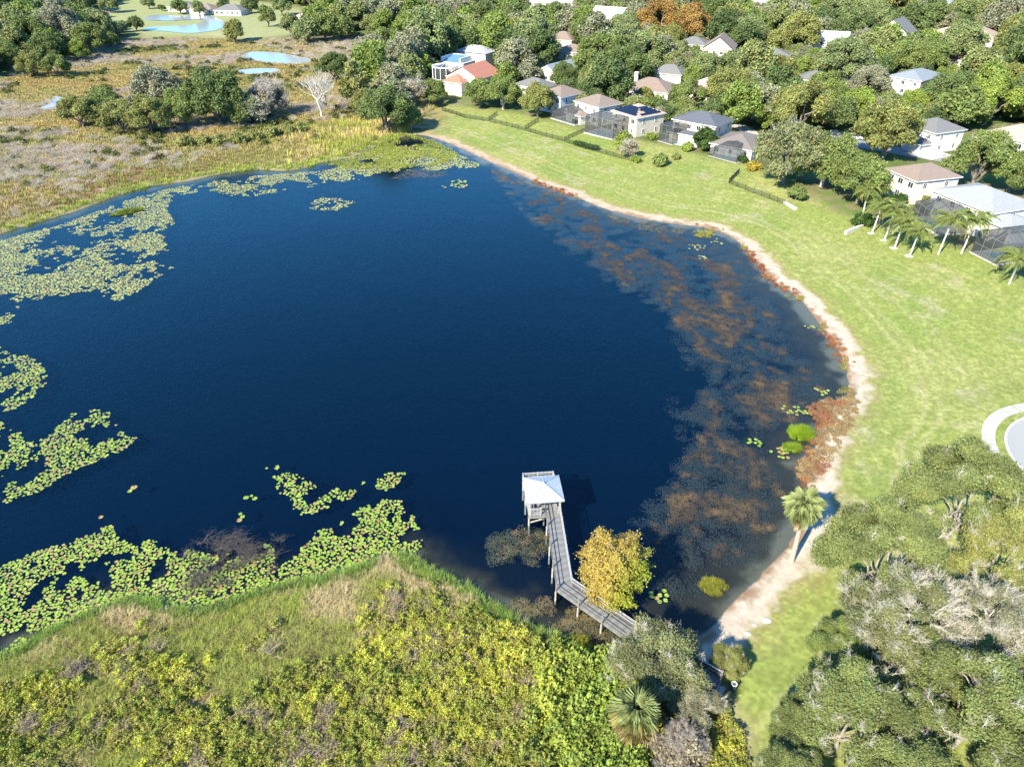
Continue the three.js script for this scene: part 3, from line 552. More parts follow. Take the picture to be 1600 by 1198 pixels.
// screened pool cage: frame of bars with fine screen between, from corner fl to fr (world) and deep to the back
function cage(t, fl, fr, depth, h, kind, metal = 'cage_metal', step = 2.1) {
  const [ax, az] = toLocal(t, fl), [bx, bz] = toLocal(t, fr), w = Math.hypot(bx - ax, bz - az), ex = (bx - ax) / w, ez = (bz - az) / w, g = new THREE.Group();
  g.name = 'pool_cage'; g.position.set(ax, 0, az); g.rotation.y = Math.atan2(-ez, ex); t.add(g);
  const f = new MB(), s = new MB(), nx = Math.max(2, Math.round(w / step)), nz = Math.max(2, Math.round(depth / step)), r = 0.085;
  const top = (x, z) => { const u = x / w, v = -z / depth; if (kind === 'flat') return h; const q = Math.min(u, 1 - u, v * (w / depth > 1 ? 1 : 1)) ; return h + (kind === 'dome' ? 1.7 * Math.sqrt(clamp(Math.sin(Math.PI * clamp(u)) * Math.min(1, v * 2.2))) : 1.3 * sm(0, 0.22, Math.min(u, 1 - u, v))); };
  const P = (i, j) => [(w * i) / nx, top((w * i) / nx, (-depth * j) / nz), (-depth * j) / nz], B = (i, j) => { const p = P(i, j); return [p[0], 0, p[2]]; };
  for (let i = 0; i <= nx; i++) { f.beam(B(i, 0), P(i, 0), r); f.beam([P(i, 0)[0], h * 0.5, 0], i < nx ? [P(i + 1, 0)[0], h * 0.5, 0] : [P(i, 0)[0] - 0.01, h * 0.5, 0], r * 0.8); for (let j = 0; j < nz; j++) f.beam(P(i, j), P(i, j + 1), r); }
  for (let j = 0; j <= nz; j++) { for (const i of [0, nx]) { f.beam(B(i, j), P(i, j), r); if (j < nz) { const p = B(i, j), q = B(i, j + 1); f.beam([p[0], h * 0.5, p[2]], [q[0], h * 0.5, q[2]], r * 0.8); } } for (let i = 0; i < nx; i++) f.beam(P(i, j), P(i + 1, j), r); }
  for (let i = 0; i < nx; i++) { s.quad(B(i, 0), B(i + 1, 0), P(i + 1, 0), P(i, 0)); for (let j = 0; j < nz; j++) s.quad(P(i, j), P(i + 1, j), P(i + 1, j + 1), P(i, j + 1)); }
  for (let j = 0; j < nz; j++) for (const i of [0, nx]) s.quad(B(i, j), B(i, j + 1), P(i, j + 1), P(i, j));
  put(f.geo(), 'cage_frame', M[metal], g); put(s.geo(), 'cage_screen', M.screen, g);
  put(new MB().box(w / 2, -0.5, -depth / 2, w + 0.5, 0.62, depth + 0.5).geo(), 'pool_deck', M.concrete, g);
  put(new MB().box(w / 2, 0.06, -depth * 0.42, w * 0.55, 0.1, depth * 0.4).geo(), 'pool', M.pool, g);
  return g;
}
{
  // the row along the lawn, from far to near
  const A = house('house with red tiled roof and white glazed porch at the far lawn end', [-12.0, -273.8], -30, 14, 15, 2, 'red', 'cream', { gable: 'z', pitch: 0.5, wings: [[-2, 5, 8, 13, 4.6, 0.55]] });
  { // tall rounded glass porch, blue pool cover on the flat bay behind it, pale lean-to roof
    const g = new THREE.Group(), [lx, lz] = toLocal(A, [-25.0, -285.7]), f = new MB(), s = new MB(), R = 4.8, H = 8.2, n = 9; g.name = 'glazed_porch'; g.position.set(lx, 0, lz); A.add(g);
    const Q = (k, y, r = R) => { const a = Math.PI * (1.15 - 1.3 * k / n); return [Math.cos(a) * r, y, Math.sin(a) * r]; };
    for (let k = 0; k <= n; k++) { f.beam(Q(k, 0), Q(k, H), 0.16); f.beam(Q(k, H), [0, H + 1.1, -1], 0.14); for (const y of [1.4, 2.8, 4.1, H]) if (k < n) f.beam(Q(k, y), Q(k + 1, y), y === H ? 0.34 : 0.12); if (k < n) { s.quad(Q(k, 0.05, R - 0.1), Q(k + 1, 0.05, R - 0.1), Q(k + 1, H, R - 0.1), Q(k, H, R - 0.1)); s.tri(Q(k, H, R - 0.1), Q(k + 1, H, R - 0.1), [0, H + 1.0, -1]); } }
    put(f.geo(), 'porch_frame', M.white_metal, g); put(s.geo(), 'porch_screen', M.screen, g);
    const wing = new MB(), [wx, wz] = toLocal(A, [-22.3, -318.0]); wing.box(wx, -0.5, wz, 11, 5, 9); put(wing.geo(), 'wall', M.wall_white, A);
    const c = new MB(); c.poly([[wx - 5, 4.62, wz + 4], [wx + 3.6, 4.62, wz + 4], [wx + 3.6, 6.2, wz - 3.6], [wx - 5, 6.2, wz - 3.6]]); put(c.geo(), 'blue_roof_cover', M.blue_cover, A);
    const q = new MB(); q.box(wx - 5.3, 4.4, wz, 0.5, 1.9, 9); q.box(wx + 3.9, 4.4, wz, 0.5, 1.9, 9); q.box(wx, 4.4, wz - 4.3, 10, 1.9, 0.5); put(q.geo(), 'parapet', M.trim, A);
    const pr = new MB(), [px, pz] = toLocal(A, [-15.2, -332.9]); hipRoof(pr, px, pz, 15, 10, 6, 0.4); put(pr.geo(), 'roof', M.roof_pale, A); put(new MB().box(px, -0.5, pz, 15, 6.3, 10).geo(), 'wall', M.wall_white, A);
  }
  house('house of which only a dark grey roof shows between the oaks', [10.6, -271.5], -40, 13, 10, 1, 'ash', 'white');
  house('two storey white house with brown hip roof, behind the round olive oak', [16.0, -245.2], -48, 10, 11, 2, 'brown', 'bluish');
  const D = house('two storey white house with brown pyramid roof above the domed pool cage', [27.1, -231.2], -54, 11.5, 10, 2, 'brown', 'white', { wings: [[-2.2, 6.6, 7, 4, 2.7, 0.4]] });
  cage(D, [13.0, -241.2], [19.9, -232.4], 6, 2.4, 'dome', 'bronze_metal');
  const E = house('cream house with dark solar panels on its salmon roof', [37.1, -218.5], -56, 11, 11, 2, 'salmon', 'cream', { pitch: 0.4 });
  { // panels lie on the two slopes that face the lake and the viewer
    const W = 6, h0 = 5.7, pit = 0.4, g = new MB(); g.box(0, 0, 0, 1.55, 0.05, 0.98); const geo = g.geo(), tilt = Math.atan(pit);
    const lay = (side, u, v) => { // u along the eave, v up the slope
      const o = put(geo, 'solar_panel', M.solar, E), run = v * Math.cos(tilt), y = h0 + v * Math.sin(tilt) + 0.1;
      if (side === 0) { o.position.set(u, y, W - run); o.rotation.x = tilt; } else { o.position.set(W - run, y, u); o.rotation.set(0, Math.PI / 2, 0); o.rotateX(tilt); }
    };
    for (let r = 0; r < 4; r++) for (let i = 0; i < 6 - r; i++) lay(0, -4.1 + r * 0.8 + i * 1.6, 1.0 + r * 1.03);
    for (let r = 0; r < 4; r++) for (let i = 0; i < 5 - r; i++) if (!(r === 1 && i === 3)) lay(1, -3.4 + r * 0.9 + i * 1.6, 1.0 + r * 1.03);
  }
  cage(E, [22.4, -224.0], [29.9, -216.2], 7.5, 5.2, 'flat', 'cage_metal');
  const F = house('house with a dark slate hip roof and cream walls', [57.9, -208.3], -40, 13.5, 11, 2, 'slate', 'cream', { pitch: 0.36, wings: [[-1, 7, 9.5, 4, 3.0, 0.25]] });
  cage(F, [43.3, -214.1], [46.5, -210.1], 6.5, 5.0, 'flat', 'cage_metal');
  put(new MB().box(...(([x, z]) => [x, -0.4, z, 9, 0.5, 6])(toLocal(F, [50.9, -211.4]))).geo(), 'pool_terrace', M.concrete, F);
  put(new MB().box(...(([x, z]) => [x, 0.06, z, 4.5, 0.1, 2.6])(toLocal(F, [49.7, -210.8]))).geo(), 'pool', M.pool, F);
  const Gh = house('single storey house with umber roof behind the last domed pool cage', [65.1, -194.8], -38, 12, 14, 1, 'umber', 'white', { pitch: 0.36, wings: [[8, -4, 7, 8, 2.7, 0.3]] });
  cage(Gh, [54.9, -199.4], [60.7, -192.9], 7, 2.3, 'dome', 'bronze_metal');
  const Hh = house('beige two storey house with brown hip roof among the oaks', [92.5, -160.3], -74, 9.5, 12, 2, 'tan', 'beige', { pitch: 0.42 });
  const I = house('large house with pale grey roof and two dark screened cages at the right edge', [98.5, -140.2], -70, 15, 13, 2, 'grey', 'beige', { pitch: 0.34, wings: [[9, 3, 8, 8, 4.2, 0.3]] });
  cage(I, [92.4, -133.4], [94.0, -127.3], 10, 4.4, 'mansard', 'cage_metal', 2.3);
  cage(I, [89.6, -153.1], [90.0, -142.7], 6, 3.6, 'mansard', 'cage_metal', 2.3);
  house('two storey white house with umber roof across the street', [117.3, -201.5], -68, 11, 11, 2, 'ash', 'white', { wings: [[2, 7, 6, 4.5, 2.8, 0.45]] });
  house('white house with wide blue grey roof among the far oaks', [146.4, -271.0], -50, 12, 18, 2, 'blue', 'white', { pitch: 0.33 });
  const Pn = house('tan roofed house with a chimney and arched porch', [55.0, -264.8], -28, 17, 14, 1, 'tan', 'beige', { pitch: 0.44 });
  put(new MB().box(-6, 4.2, 0, 1.2, 3.0, 1.2).box(-6, 7.2, 0, 1.5, 0.25, 1.5).geo(), 'chimney', M.wall_beige, Pn);
  house('house with a pinkish roof half hidden by the white trunked oak', [72.6, -264.8], -30, 13, 14, 1, 'pink', 'cream', { pitch: 0.5 });
  house('small white house with grey roof behind the chimney house', [69.0, -299.2], 60, 8, 12, 1, 'ash', 'white', { rise: 0.8, pitch: 0.6 });
  house('tall house with a tan gable below the orange autumn trees', [96.0, -336.1], -20, 13, 15, 2, 'tan', 'cream', { gable: 'z', pitch: 0.7 });
  house('tan roofed white house at the top behind the spreading grey green oak', [28.5, -373.8], -30, 15, 13, 1, 'tan', 'white', { rise: 1 });
  house('lower tan roofed house beside the pale drive', [31.1, -342.2], -30, 14, 11, 1, 'tan', 'white', { rise: 0.5 });
  house('white house with pale grey gabled roofs by the drive', [16.9, -295.4], -40, 9, 17, 1, 'blue', 'white', { gable: 'z', rise: 1.2, pitch: 0.45 });
  house('white gabled house near the top centre', [58.9, -434.0], -30, 18, 16, 2, 'pale', 'white', { gable: 'x', pitch: 0.6 });
  house('house with orange roof peeping out left of the autumn trees', [62.0, -370.0], -20, 18, 12, 1, 'red', 'white', { rise: 1 });
  house('white house with a wide grey roof, standing on open grass', [121.9, -334.0], -12, 22, 14, 1, 'ash', 'white', { pitch: 0.36 });
  house('white house with white roof left of the pale twiggy oak', [155.2, -359.7], -20, 20, 14, 2, 'pale', 'white', { gable: 'x' });
  house('white house with grey gables at the top right', [190.2, -375.4], -40, 17, 16, 2, 'ash', 'white', { gable: 'z', pitch: 0.7 });
  house('house with a wide sand coloured roof at the upper right', [226.4, -367.0], -35, 16, 22, 2, 'sand', 'white');
  house('white house with grey roof below the sand coloured roof', [195.4, -313.6], -50, 12, 18, 1, 'ash', 'white', { rise: 1 });
  house('house with a domed tan roof between street oaks', [119.6, -283.2], -30, 13, 12, 1, 'ash', 'beige');
  house('terracotta roofed house at the right edge', [136.7, -191.8], -60, 12, 14, 2, 'salmon', 'cream');
  house('small grey roof left of the blue grey roofed house', [132.0, -277.7], -40, 12, 10, 1, 'ash', 'white');
  house('white house at the top edge, left of the top right oaks', [187.9, -514.7], -25, 15, 12, 2, 'pale', 'white');
  house('pale roofed house between two top edge oaks above the pale twiggy oak', [196.9, -478.9], -30, 15, 12, 1, 'pink', 'white', { rise: 1.5 });
  house('tan house at the top edge above the grey gabled house', [239.4, -514.7], -20, 16, 12, 1, 'sand', 'white', { rise: 1.5 });
  house('pale house left of the sand coloured roof', [225.5, -391.6], -35, 14, 12, 1, 'sand', 'white', { rise: 1 });
  house('low tan house farther left below the sand coloured roof', [190.9, -322.3], -40, 13, 11, 1, 'pink', 'cream');
  house('white house at the top edge right of the golden tree', [153.0, -514.7], -25, 15, 12, 2, 'pale', 'white');
  house('grey roofed house just left of the tan gable', [89.9, -359.7], -25, 14, 12, 1, 'ash', 'white', { rise: 1 });
  // far left, beyond the marsh
  house('orange roofed house at the top left', [-252.9, -478.7], -20, 17, 13, 1, 'red', 'cream');
  house('white house at the left of the top edge', [-312.6, -510.4], -10, 20, 14, 1, 'pale', 'white');
  house('pinkish roofed house among far trees, above the marsh ponds', [-111.6, -461.3], -10, 18, 13, 1, 'pink', 'cream');
  house('white house among far trees right of the pinkish roof', [-93.5, -484.7], -15, 17, 12, 1, 'pale', 'white');
  house('white house beyond the golf pond, left one of the row', [-189.7, -503.8], -10, 18, 13, 1, 'tan', 'white');
  house('grey roofed house beyond the golf pond, right one of the row', [-169.5, -497.3], -10, 18, 13, 1, 'ash', 'white');
  house('pale house behind the golf green at the top', [-206.8, -517.2], -5, 17, 12, 1, 'ash', 'cream');
  house('house with reddish roof at the top edge, left of centre', [-80.6, -531.4], -5, 17, 12, 1, 'salmon', 'white');
  house('white house at the top edge above the autumn trees', [170.7, -514.7], -15, 18, 14, 2, 'pale', 'white');
  house('white house at the top edge near the right corner', [283.8, -514.7], -25, 18, 14, 2, 'blue', 'white');
  house('long pale building at the top edge', [43.2, -514.7], -3, 34, 16, 2, 'pale', 'white', { category: 'building' });
}

// ---------------------------------------------------------------- trees one can tell apart
const near = (kind, leaf, p, label, o) => tree('oak_tree', kind, leaf, p, label, 'oak tree', { bark: kind === 'near2' ? 'pale_bark' : 'limb_bark', ...o });
near('near0', 'leaf_live', [49.0, -56.8, 6.5], 'green oak crown behind the cul-de-sac, furthest up of the oaks at lower right');
near('near0', 'leaf_live', [36.7, -48.9, 5.8], 'dense green oak crown with its shadow on the lawn, nearest the leaning shore palm', { turn: 2 });
near('near1', 'leaf_olive', [49.5, -48.9, 5.0], 'green oak crown at the right edge with pale forked limbs showing');
near('near2', 'leaf_silver', [35.5, -41.0, 5.2], 'oak with grey bare twigs and long pale limbs bent over the lawn');
near('near2', 'leaf_grey', [42.5, -40.3, 4.8], 'oak of upright pale bare limbs amid thin grey foliage', { turn: 1.2 });
near('near1', 'leaf_live', [27.6, -32.7, 4.7], 'dark green oak crown above the mown path at the bottom', { turn: 4 });
near('near1', 'leaf_live', [37.2, -32.7, 5.1], 'leafy green oak crown in the lower right corner, below the bare limbs', { turn: 0.5 });
near('near0', 'leaf_live', [29.5, -27.6, 4.2], 'oak crown cut by the bottom edge beside the mown path', { turn: 3 });
near('near0', 'leaf_live', [21.5, -28.7, 2.8], 'low oak crown at the bottom edge, on the left of the oak grove');
near('near0', 'leaf_live', [24.0, -33.1, 2.6], 'oak crown jutting over the mown path, left of the dark green crown', { turn: 5.2 });
near('near0', 'leaf_live', [36.6, -37.5, 3.6], 'oak crown between the pale limbs and the lower right corner', { turn: 2.6 });
near('near0', 'leaf_oak', [30.4, -40.5, 2.9], 'small dark oak crown at the lawn side of the bare limbed oaks', { turn: 1.9 });
near('near1', 'leaf_live', [32.2, -32.8, 3.2], 'oak crown in the middle of the lower right grove', { turn: 0.9 });
near('near1', 'leaf_live', [43.6, -36.1, 3.7], 'oak crown at the right edge below the pale upright limbs', { turn: 3.3 });
near('near0', 'leaf_live', [39.0, -27.2, 4.2], 'oak crown filling the bottom right corner of the view', { turn: 5 });
tree('silver_oak_tree', 'silver', 'leaf_silver', [13.1, -38.7, 4.3], 'grey green small leaved oak growing over the end of the boardwalk', 'oak tree', { bark: 'pale_bark', turn: 1 });
tree('silver_oak_tree', 'silver', 'leaf_grey', [15.8, -35.7, 2.6], 'small grey green oak beside the boardwalk entrance, between palm and lawn', 'oak tree', { bark: 'pale_bark', turn: 4 });
tree('leaning_tree', 'silver', 'leaf_olive', [20.1, -40.1, 1.9], 'low dark tree casting shade at the shore end of the boardwalk', 'tree');
tree('bare_bush', 'sparse', 'leaf_pale', [14.0, -31.6, 2.2], 'tangle of grey dead branches at the bottom beside the palm', 'dead bush', { twig: 'twig' });

// left: the island of trees in the marsh
const isl = (kind, leaf, p, label, o) => tree('marsh_tree', kind, leaf, [p[0], p[1], p[2] * 1.2], label, 'tree', o);
isl('oak0', 'leaf_olive', [-137.2, -234.6, 4.9], 'low yellow green tree at the left tip of the marsh tree island');
isl('oak1', 'leaf_oak', [-132.3, -242.1, 5.4], 'green tree second from the left tip of the marsh tree island');
isl('oak4', 'leaf_olive', [-121.1, -228.2, 5.2], 'olive tree in the front left of the marsh tree island');
isl('oak2', 'leaf_grey', [-121.6, -256.1, 7.4], 'grey green tree standing tallest at the back of the marsh tree island');
isl('oak1', 'leaf_olive', [-112.1, -228.2, 5.4], 'olive tree with bare stems at the front middle of the island');
isl('oak3', 'leaf_oak', [-104.7, -236.0, 5.5], 'mid green tree between the grey crown and the big dome on the island');
isl('oak3', 'leaf_dark', [-95.1, -239.5, 8.2], 'big dark domed oak at the right of the marsh tree island');
isl('oak1', 'leaf_oak', [-86.8, -238.7, 4.9], 'dark green tree right behind the big domed oak');
isl('sparse', 'leaf_pale', [-81.7, -249.3, 5.1], 'pale half bare tree at the right tip of the marsh tree island', { twig: 'pale_bark' });
isl('sparse', 'leaf_grey', [-82.7, -238.8, 3.7], 'small grey thin tree below the half bare tree on the island');
for (const p of [[-96.7, -214.3, 2.3], [-92.1, -216.3, 2.1], [-87.0, -216.3, 2.3], [-82.2, -217.7, 2.5], [-78.5, -221.9, 2.3], [-74.1, -224.8, 2.4], [-69.9, -227.8, 2.2], [-66.6, -230.9, 2.0]])
  tree('marsh_shrub', 'bush', 'leaf_olive', p, 'olive shrub in the low row in front of the marsh tree island', 'shrub', { group: 'row of marsh shrubs' });

// the point where marsh and lawn meet
const pt = (name, kind, leaf, p, label, o) => tree(name, kind, leaf, p, label, 'tree', o);
pt('oak_tree', 'oak3', 'leaf_dark', [-39.1, -229.4, 7.9], 'big dark oak at the corner where lawn meets marsh');
pt('oak_tree', 'oak1', 'leaf_olive', [-48.2, -246.6, 5.5], 'yellowish oak on the left flank of the big corner oak');
pt('thin_tree', 'slim', 'leaf_olive', [-53.7, -259.3, 4.4], 'tall thin tree with pale stems left of the corner oak');
pt('oak_tree', 'oak2', 'leaf_oak', [-32.2, -232.1, 4.4], 'small oak on the lawn side of the big corner oak');
pt('dead_bush', 'sparse', 'leaf_pale', [-33.5, -261.6, 4.5], 'bleached leafless bush between the corner oak and the red roof', { twig: 'pale_bark' });
pt('oak_tree', 'oak0', 'leaf_oak', [-27.8, -264.1, 5.6], 'oak hiding the lower storey of the white glazed porch');
pt('broadleaf_tree', 'oak1', 'leaf_bright', [-36.7, -301.7, 5.6], 'bright green broad leaved tree left of the white glazed porch');
pt('oak_tree', 'oak2', 'leaf_oak', [-11.0, -258.4, 5.5], 'oak before the red tiled roof, left of the white trunk');
pt('oak_tree', 'oak3', 'leaf_oak', [-3.0, -254.4, 5.8], 'oak with a white trunk beside the fence below the red roof', { bark: 'pale_bark' });
pt('oak_tree', 'oak3', 'leaf_olive', [8.4, -243.9, 5.8], 'round olive oak standing alone on the lawn by the domed pool cage');
pt('oak_tree', 'oak1', 'leaf_dark', [-71.4, -307.0, 6.7], 'dark round tree behind the bleached dead tree in the marsh');
pt('oak_tree', 'oak4', 'leaf_grey', [-58.7, -317.9, 8.5], 'big grey green tree behind the thin tree at the marsh edge');
pt('oak_tree', 'oak0', 'leaf_oak', [-56.3, -349.5, 8.6], 'large dark tree at the left end of the far marsh hedge');
for (const [p, k, l] of [[[-47.7, -362.7, 5.4], 'oak1', 'leaf_far'], [[-42.3, -373.8, 5.5], 'far2', 'leaf_dark'], [[-33.4, -370.0, 5.2], 'far1', 'leaf_olive'], [[-25.3, -362.9, 5.4], 'far3', 'leaf_far'], [[-18.6, -366.6, 5.7], 'far2', 'leaf_far'], [[-11.6, -374.3, 5.2], 'far4', 'leaf_oak'], [[-104.9, -402.2, 6.6], 'far3', 'leaf_far'], [[-96.7, -406.6, 7.0], 'far1', 'leaf_oak'], [[-88.6, -411.1, 6.0], 'far4', 'leaf_oak'], [[-116.6, -415.6, 5.4], 'far2', 'leaf_far']])
  pt('hedge_tree', k, l, p, 'tree in the dark belt along the far side of the marsh', { group: 'tree belt beyond the marsh' });

// upper left wood
for (const [x, k, l, label] of [
  [[-144.4, -500.5, 6.0], 'far1', 'leaf_far', 'tree at the right end of the houses beyond the golf pond'], [[-139.0, -450.4, 4.7], 'far2', 'leaf_oak', 'tree below the right end of the houses beyond the golf pond'], [[-166.7, -510.4, 5.3], 'far3', 'leaf_dark', 'dark tree before the grey roofed house beyond the golf pond'], [[-183.9, -510.4, 4.5], 'far1', 'leaf_dark', 'tree between the two roofs beyond the golf pond'], [[-195.4, -497.3, 4.0], 'far2', 'leaf_far', 'tree before the left house beyond the golf pond'], [[-211.2, -507.1, 4.9], 'far0', 'leaf_dark', 'tree left of the houses beyond the golf pond'], [[-242.3, -533.8, 4.3], 'far3', 'leaf_far', 'small round tree alone on the golf green'], [[-229.2, -522.1, 2.5], 'far0', 'leaf_dark', 'tiny tree alone on the golf green'],
  [[-247.0, -387.6, 6.9], 'oak1', 'leaf_bright', 'bright green tree at the left edge of the upper left wood'], [[-221.5, -360.7, 8.9], 'oak3', 'leaf_oak', 'tall dark tree leading the upper left wood'],
  [[-215.3, -374.2, 10.4], 'oak4', 'leaf_grey', 'tall tree with pale bare limbs in the upper left wood'], [[-198.7, -367.6, 7.8], 'oak0', 'leaf_oak', 'spreading tree at the right end of the upper left wood'],
  [[-207.0, -345.5, 8.0], 'oak2', 'leaf_dark', 'darkest tree at the front of the upper left wood'], [[-213.5, -326.7, 6.5], 'oak1', 'leaf_oak', 'tree at the left edge below the upper left wood'],
  [[-197.1, -315.3, 5.8], 'oak3', 'leaf_olive', 'olive tree at the front of the lower left clump'], [[-187.5, -315.4, 5.0], 'oak0', 'leaf_oak', 'last low tree of the lower left clump in the marsh'],
  [[-197.7, -351.8, 5.2], 'oak1', 'leaf_bright', 'small bright tree below the pale limbed tree'], [[-199.5, -387.4, 4.4], 'oak2', 'leaf_oak', 'low tree trailing right of the upper left wood'],
  [[-258.9, -512.9, 6.2], 'far1', 'leaf_far', 'lone round tree beside the orange roof at the top left'], [[-142.3, -402.2, 5.2], 'far2', 'leaf_olive', 'lone olive tree at the right end of the golf pond'],
  [[-206.5, -432.8, 4.2], 'far3', 'leaf_dark', 'round dark tree by the near tip of the golf pond'], [[-212.0, -427.9, 3.8], 'far0', 'leaf_far', 'tree left of the golf pond, second in its row'], [[-218.4, -423.2, 3.8], 'far2', 'leaf_far', 'tree left of the golf pond, first in its row'],
]) pt('woodland_tree', k, l, x, label);

// between and behind the houses
const sub = (kind, leaf, p, label, o) => tree('oak_tree', kind, leaf, [p[0], p[1], p[2] * 1.1], label, 'oak tree', o);
sub('oak0', 'leaf_oak', [34.9, -299.8, 9.5], 'large oak behind the two white houses with brown roofs');
sub('oak3', 'leaf_dark', [42.2, -286.9, 7.7], 'dark oak by the orange garden wall behind the solar roof');
sub('oak2', 'leaf_oak', [29.3, -278.6, 5.6], 'oak behind the second brown roofed house');
sub('oak1', 'leaf_dark', [19.5, -283.2, 4.8], 'dark tree before the pale grey roofs, above the first brown roof');
sub('oak4', 'leaf_far', [55.0, -313.6, 7.8], 'oak left of the small grey roof behind the chimney house');
sub('oak0', 'leaf_far', [8.8, -335.7, 9.9], 'spreading grey green oak above the pale concrete drive');
sub('oak1', 'leaf_oak', [58.2, -249.4, 5.5], 'oak in front of the arched porch of the chimney house');
sub('oak2', 'leaf_olive', [46.7, -263.8, 2.9], 'small tree left of the arched porch of the chimney house');
sub('oak0', 'leaf_olive', [72.6, -251.5, 7.3], 'oak with a white trunk behind the slate roofed house', { bark: 'pale_bark' });
sub('oak3', 'leaf_oak', [79.8, -244.8, 5.9], 'oak right of the white trunked oak, over parked cars');
sub('oak4', 'leaf_far', [74.9, -294.0, 6.4], 'oak with a tall bleached limb behind the pink roof', { bark: 'pale_bark' });
sub('oak2', 'leaf_far', [86.7, -297.2, 6.4], 'oak right of the tan gabled house, below the orange trees');
sub('oak3', 'leaf_dark', [109.1, -433.2, 9.1], 'dark oak right of the orange autumn trees');
sub('oak1', 'leaf_far', [111.7, -368.6, 8.1], 'grey green oak right of the tan gabled house');
sub('oak1', 'leaf_far', [71.5, -329.2, 5.4], 'oak above the small grey roof, left of the tan gable');
sub('oak4', 'leaf_silver', [68.2, -176.2, 7.6], 'big grey green oak on the lawn beside the last domed pool cage');
sub('oak3', 'leaf_oak', [76.9, -174.1, 7.0], 'bright dense oak in the middle of the lawn edge grove', { bark: 'pale_bark' });
sub('oak2', 'leaf_oak', [81.2, -162.4, 5.9], 'dark oak at the right of the lawn edge grove, beside the beige house');
tree('round_bush', 'round', 'leaf_oak', [68.0, -165.8, 2.3], 'small rounded bush at the foot of the grey green oak', 'bush');
sub('oak0', 'leaf_olive', [102.1, -197.2, 8.0], 'wide olive oak over the street, left of the two storey white house');
sub('oak1', 'leaf_olive', [86.1, -220.7, 7.6], 'wide olive oak left of the dark parked car');
sub('oak2', 'leaf_bright', [107.8, -233.2, 5.6], 'yellow green oak in the street row above the dark car');
sub('oak4', 'leaf_grey', [122.9, -261.7, 6.6], 'pale thin oak in front of the blue grey roof');
sub('oak2', 'leaf_far', [125.5, -246.6, 3.8], 'small grey green oak right of the pale thin oak');
sub('oak1', 'leaf_bright', [129.1, -239.3, 4.5], 'bright yellow green tree before the blue grey roof');
sub('oak3', 'leaf_dark', [141.1, -240.1, 7.8], 'broad dark oak behind the two storey white house');
sub('oak1', 'leaf_bright', [149.8, -233.0, 7.6], 'broad bright oak at right, beside the broad dark oak');
sub('oak4', 'leaf_oak', [114.4, -173.9, 6.8], 'big oak between the white house and the pale grey roof');
sub('oak2', 'leaf_oak', [121.1, -170.1, 5.5], 'oak at the right edge above the pale grey roof');
sub('oak0', 'leaf_olive', [171.7, -262.9, 7.3], 'large olive oak at the right edge below the tan roof');
sub('oak3', 'leaf_far', [188.8, -327.5, 9.2], 'oak left of the tan roof at upper right');
sub('oak2', 'leaf_oak', [153.5, -302.1, 7.3], 'oak above the blue grey roof, left one of the pair');
sub('oak3', 'leaf_oak', [164.9, -304.9, 7.3], 'oak above the blue grey roof, right one of the pair');
sub('oak0', 'leaf_far', [125.8, -291.4, 8.7], 'grey green oak right of the white single storey house');
sub('oak3', 'leaf_oak', [106.2, -256.4, 6.1], 'dark oak before the domed tan roof');
sub('oak1', 'leaf_olive', [98.0, -280.3, 6.6], 'oak on the grass below the white single storey house');
sub('oak2', 'leaf_olive', [133.2, -362.7, 9.5], 'oak behind the white single storey house');
sub('oak0', 'leaf_far', [147.5, -427.9, 10.3], 'oak at the top, above the white single storey house');
sub('oak3', 'leaf_far', [174.8, -422.7, 10.2], 'oak at the top, above the white roofed house');
sub('oak1', 'leaf_far', [185.3, -407.9, 9.2], 'oak at the top, left of the grey gabled house');
sub('oak4', 'leaf_grey', [158.0, -349.6, 6.3], 'pale twiggy oak between the white roof and the grey gabled house');
tree('autumn_tree', 'oak3', 'leaf_orange', [75.7, -403.1, 11.1], 'tall orange brown autumn tree, left one of the pair', 'autumn tree');
tree('autumn_tree', 'oak1', 'leaf_orange', [87.9, -389.5, 10.7], 'wide orange autumn tree with green lower boughs, right one of the pair', 'autumn tree');
tree('autumn_tree', 'oak2', 'leaf_olive', [76.6, -375.1, 6.1], 'yellow green tree in front of the orange autumn pair', 'tree');
tree('autumn_tree', 'far2', 'leaf_gold', [131.3, -426.0, 4.8], 'small golden tree at the top, right of the dark oak', 'autumn tree');
sub('oak1', 'leaf_far', [52.6, -368.6, 8.4], 'grey green oak left of the orange autumn trees');
sub('oak3', 'leaf_dark', [37.4, -376.7, 7.7], 'dark oak below the white gable at the top');
sub('oak0', 'leaf_far', [27.0, -407.9, 6.6], 'oak left of the dark oak at the top');
sub('oak2', 'leaf_bright', [7.2, -406.4, 5.9], 'bright green tree at the top, above the spreading grey green oak');
sub('oak2', 'leaf_dark', [-1.5, -356.5, 6.4], 'dark tree at the right end of the marsh tree belt');

// garden plants by the houses
const bush = (p, label, leaf = 'leaf_oak', kind = 'bush', o) => tree('garden_bush', kind, leaf, p, label, 'bush', o);
bush([32.1, -207.3, 2.9], 'big bushy shrub before the cage of the solar roofed house', 'leaf_bright', 'round');
bush([32.6, -199.0, 2.5], 'straggling yellowish shrub below the big bushy shrub', 'leaf_pale', 'sparse');
bush([33.8, -195.3, 1.4], 'small bright shrub on the lawn below the straggling shrub', 'leaf_bright');
bush([40.2, -192.4, 2.2], 'dark shrub standing free on the lawn behind the slate roofed house', 'leaf_oak');
bush([55.1, -205.5, 3.5], 'large clipped round bush between the slate roof and the domed cage', 'leaf_deepgreen', 'round');
bush([45.1, -197.1, 1.2], 'small yellowish shrub right of the free standing dark shrub', 'leaf_olive');
bush([62.5, -193.5, 1.4], 'dark small shrub at the right foot of the last domed cage', 'leaf_deepgreen');
bush([63.6, -187.0, 1.7], 'yellow leaved shrub beside the end of the lawn fence', 'leaf_gold');
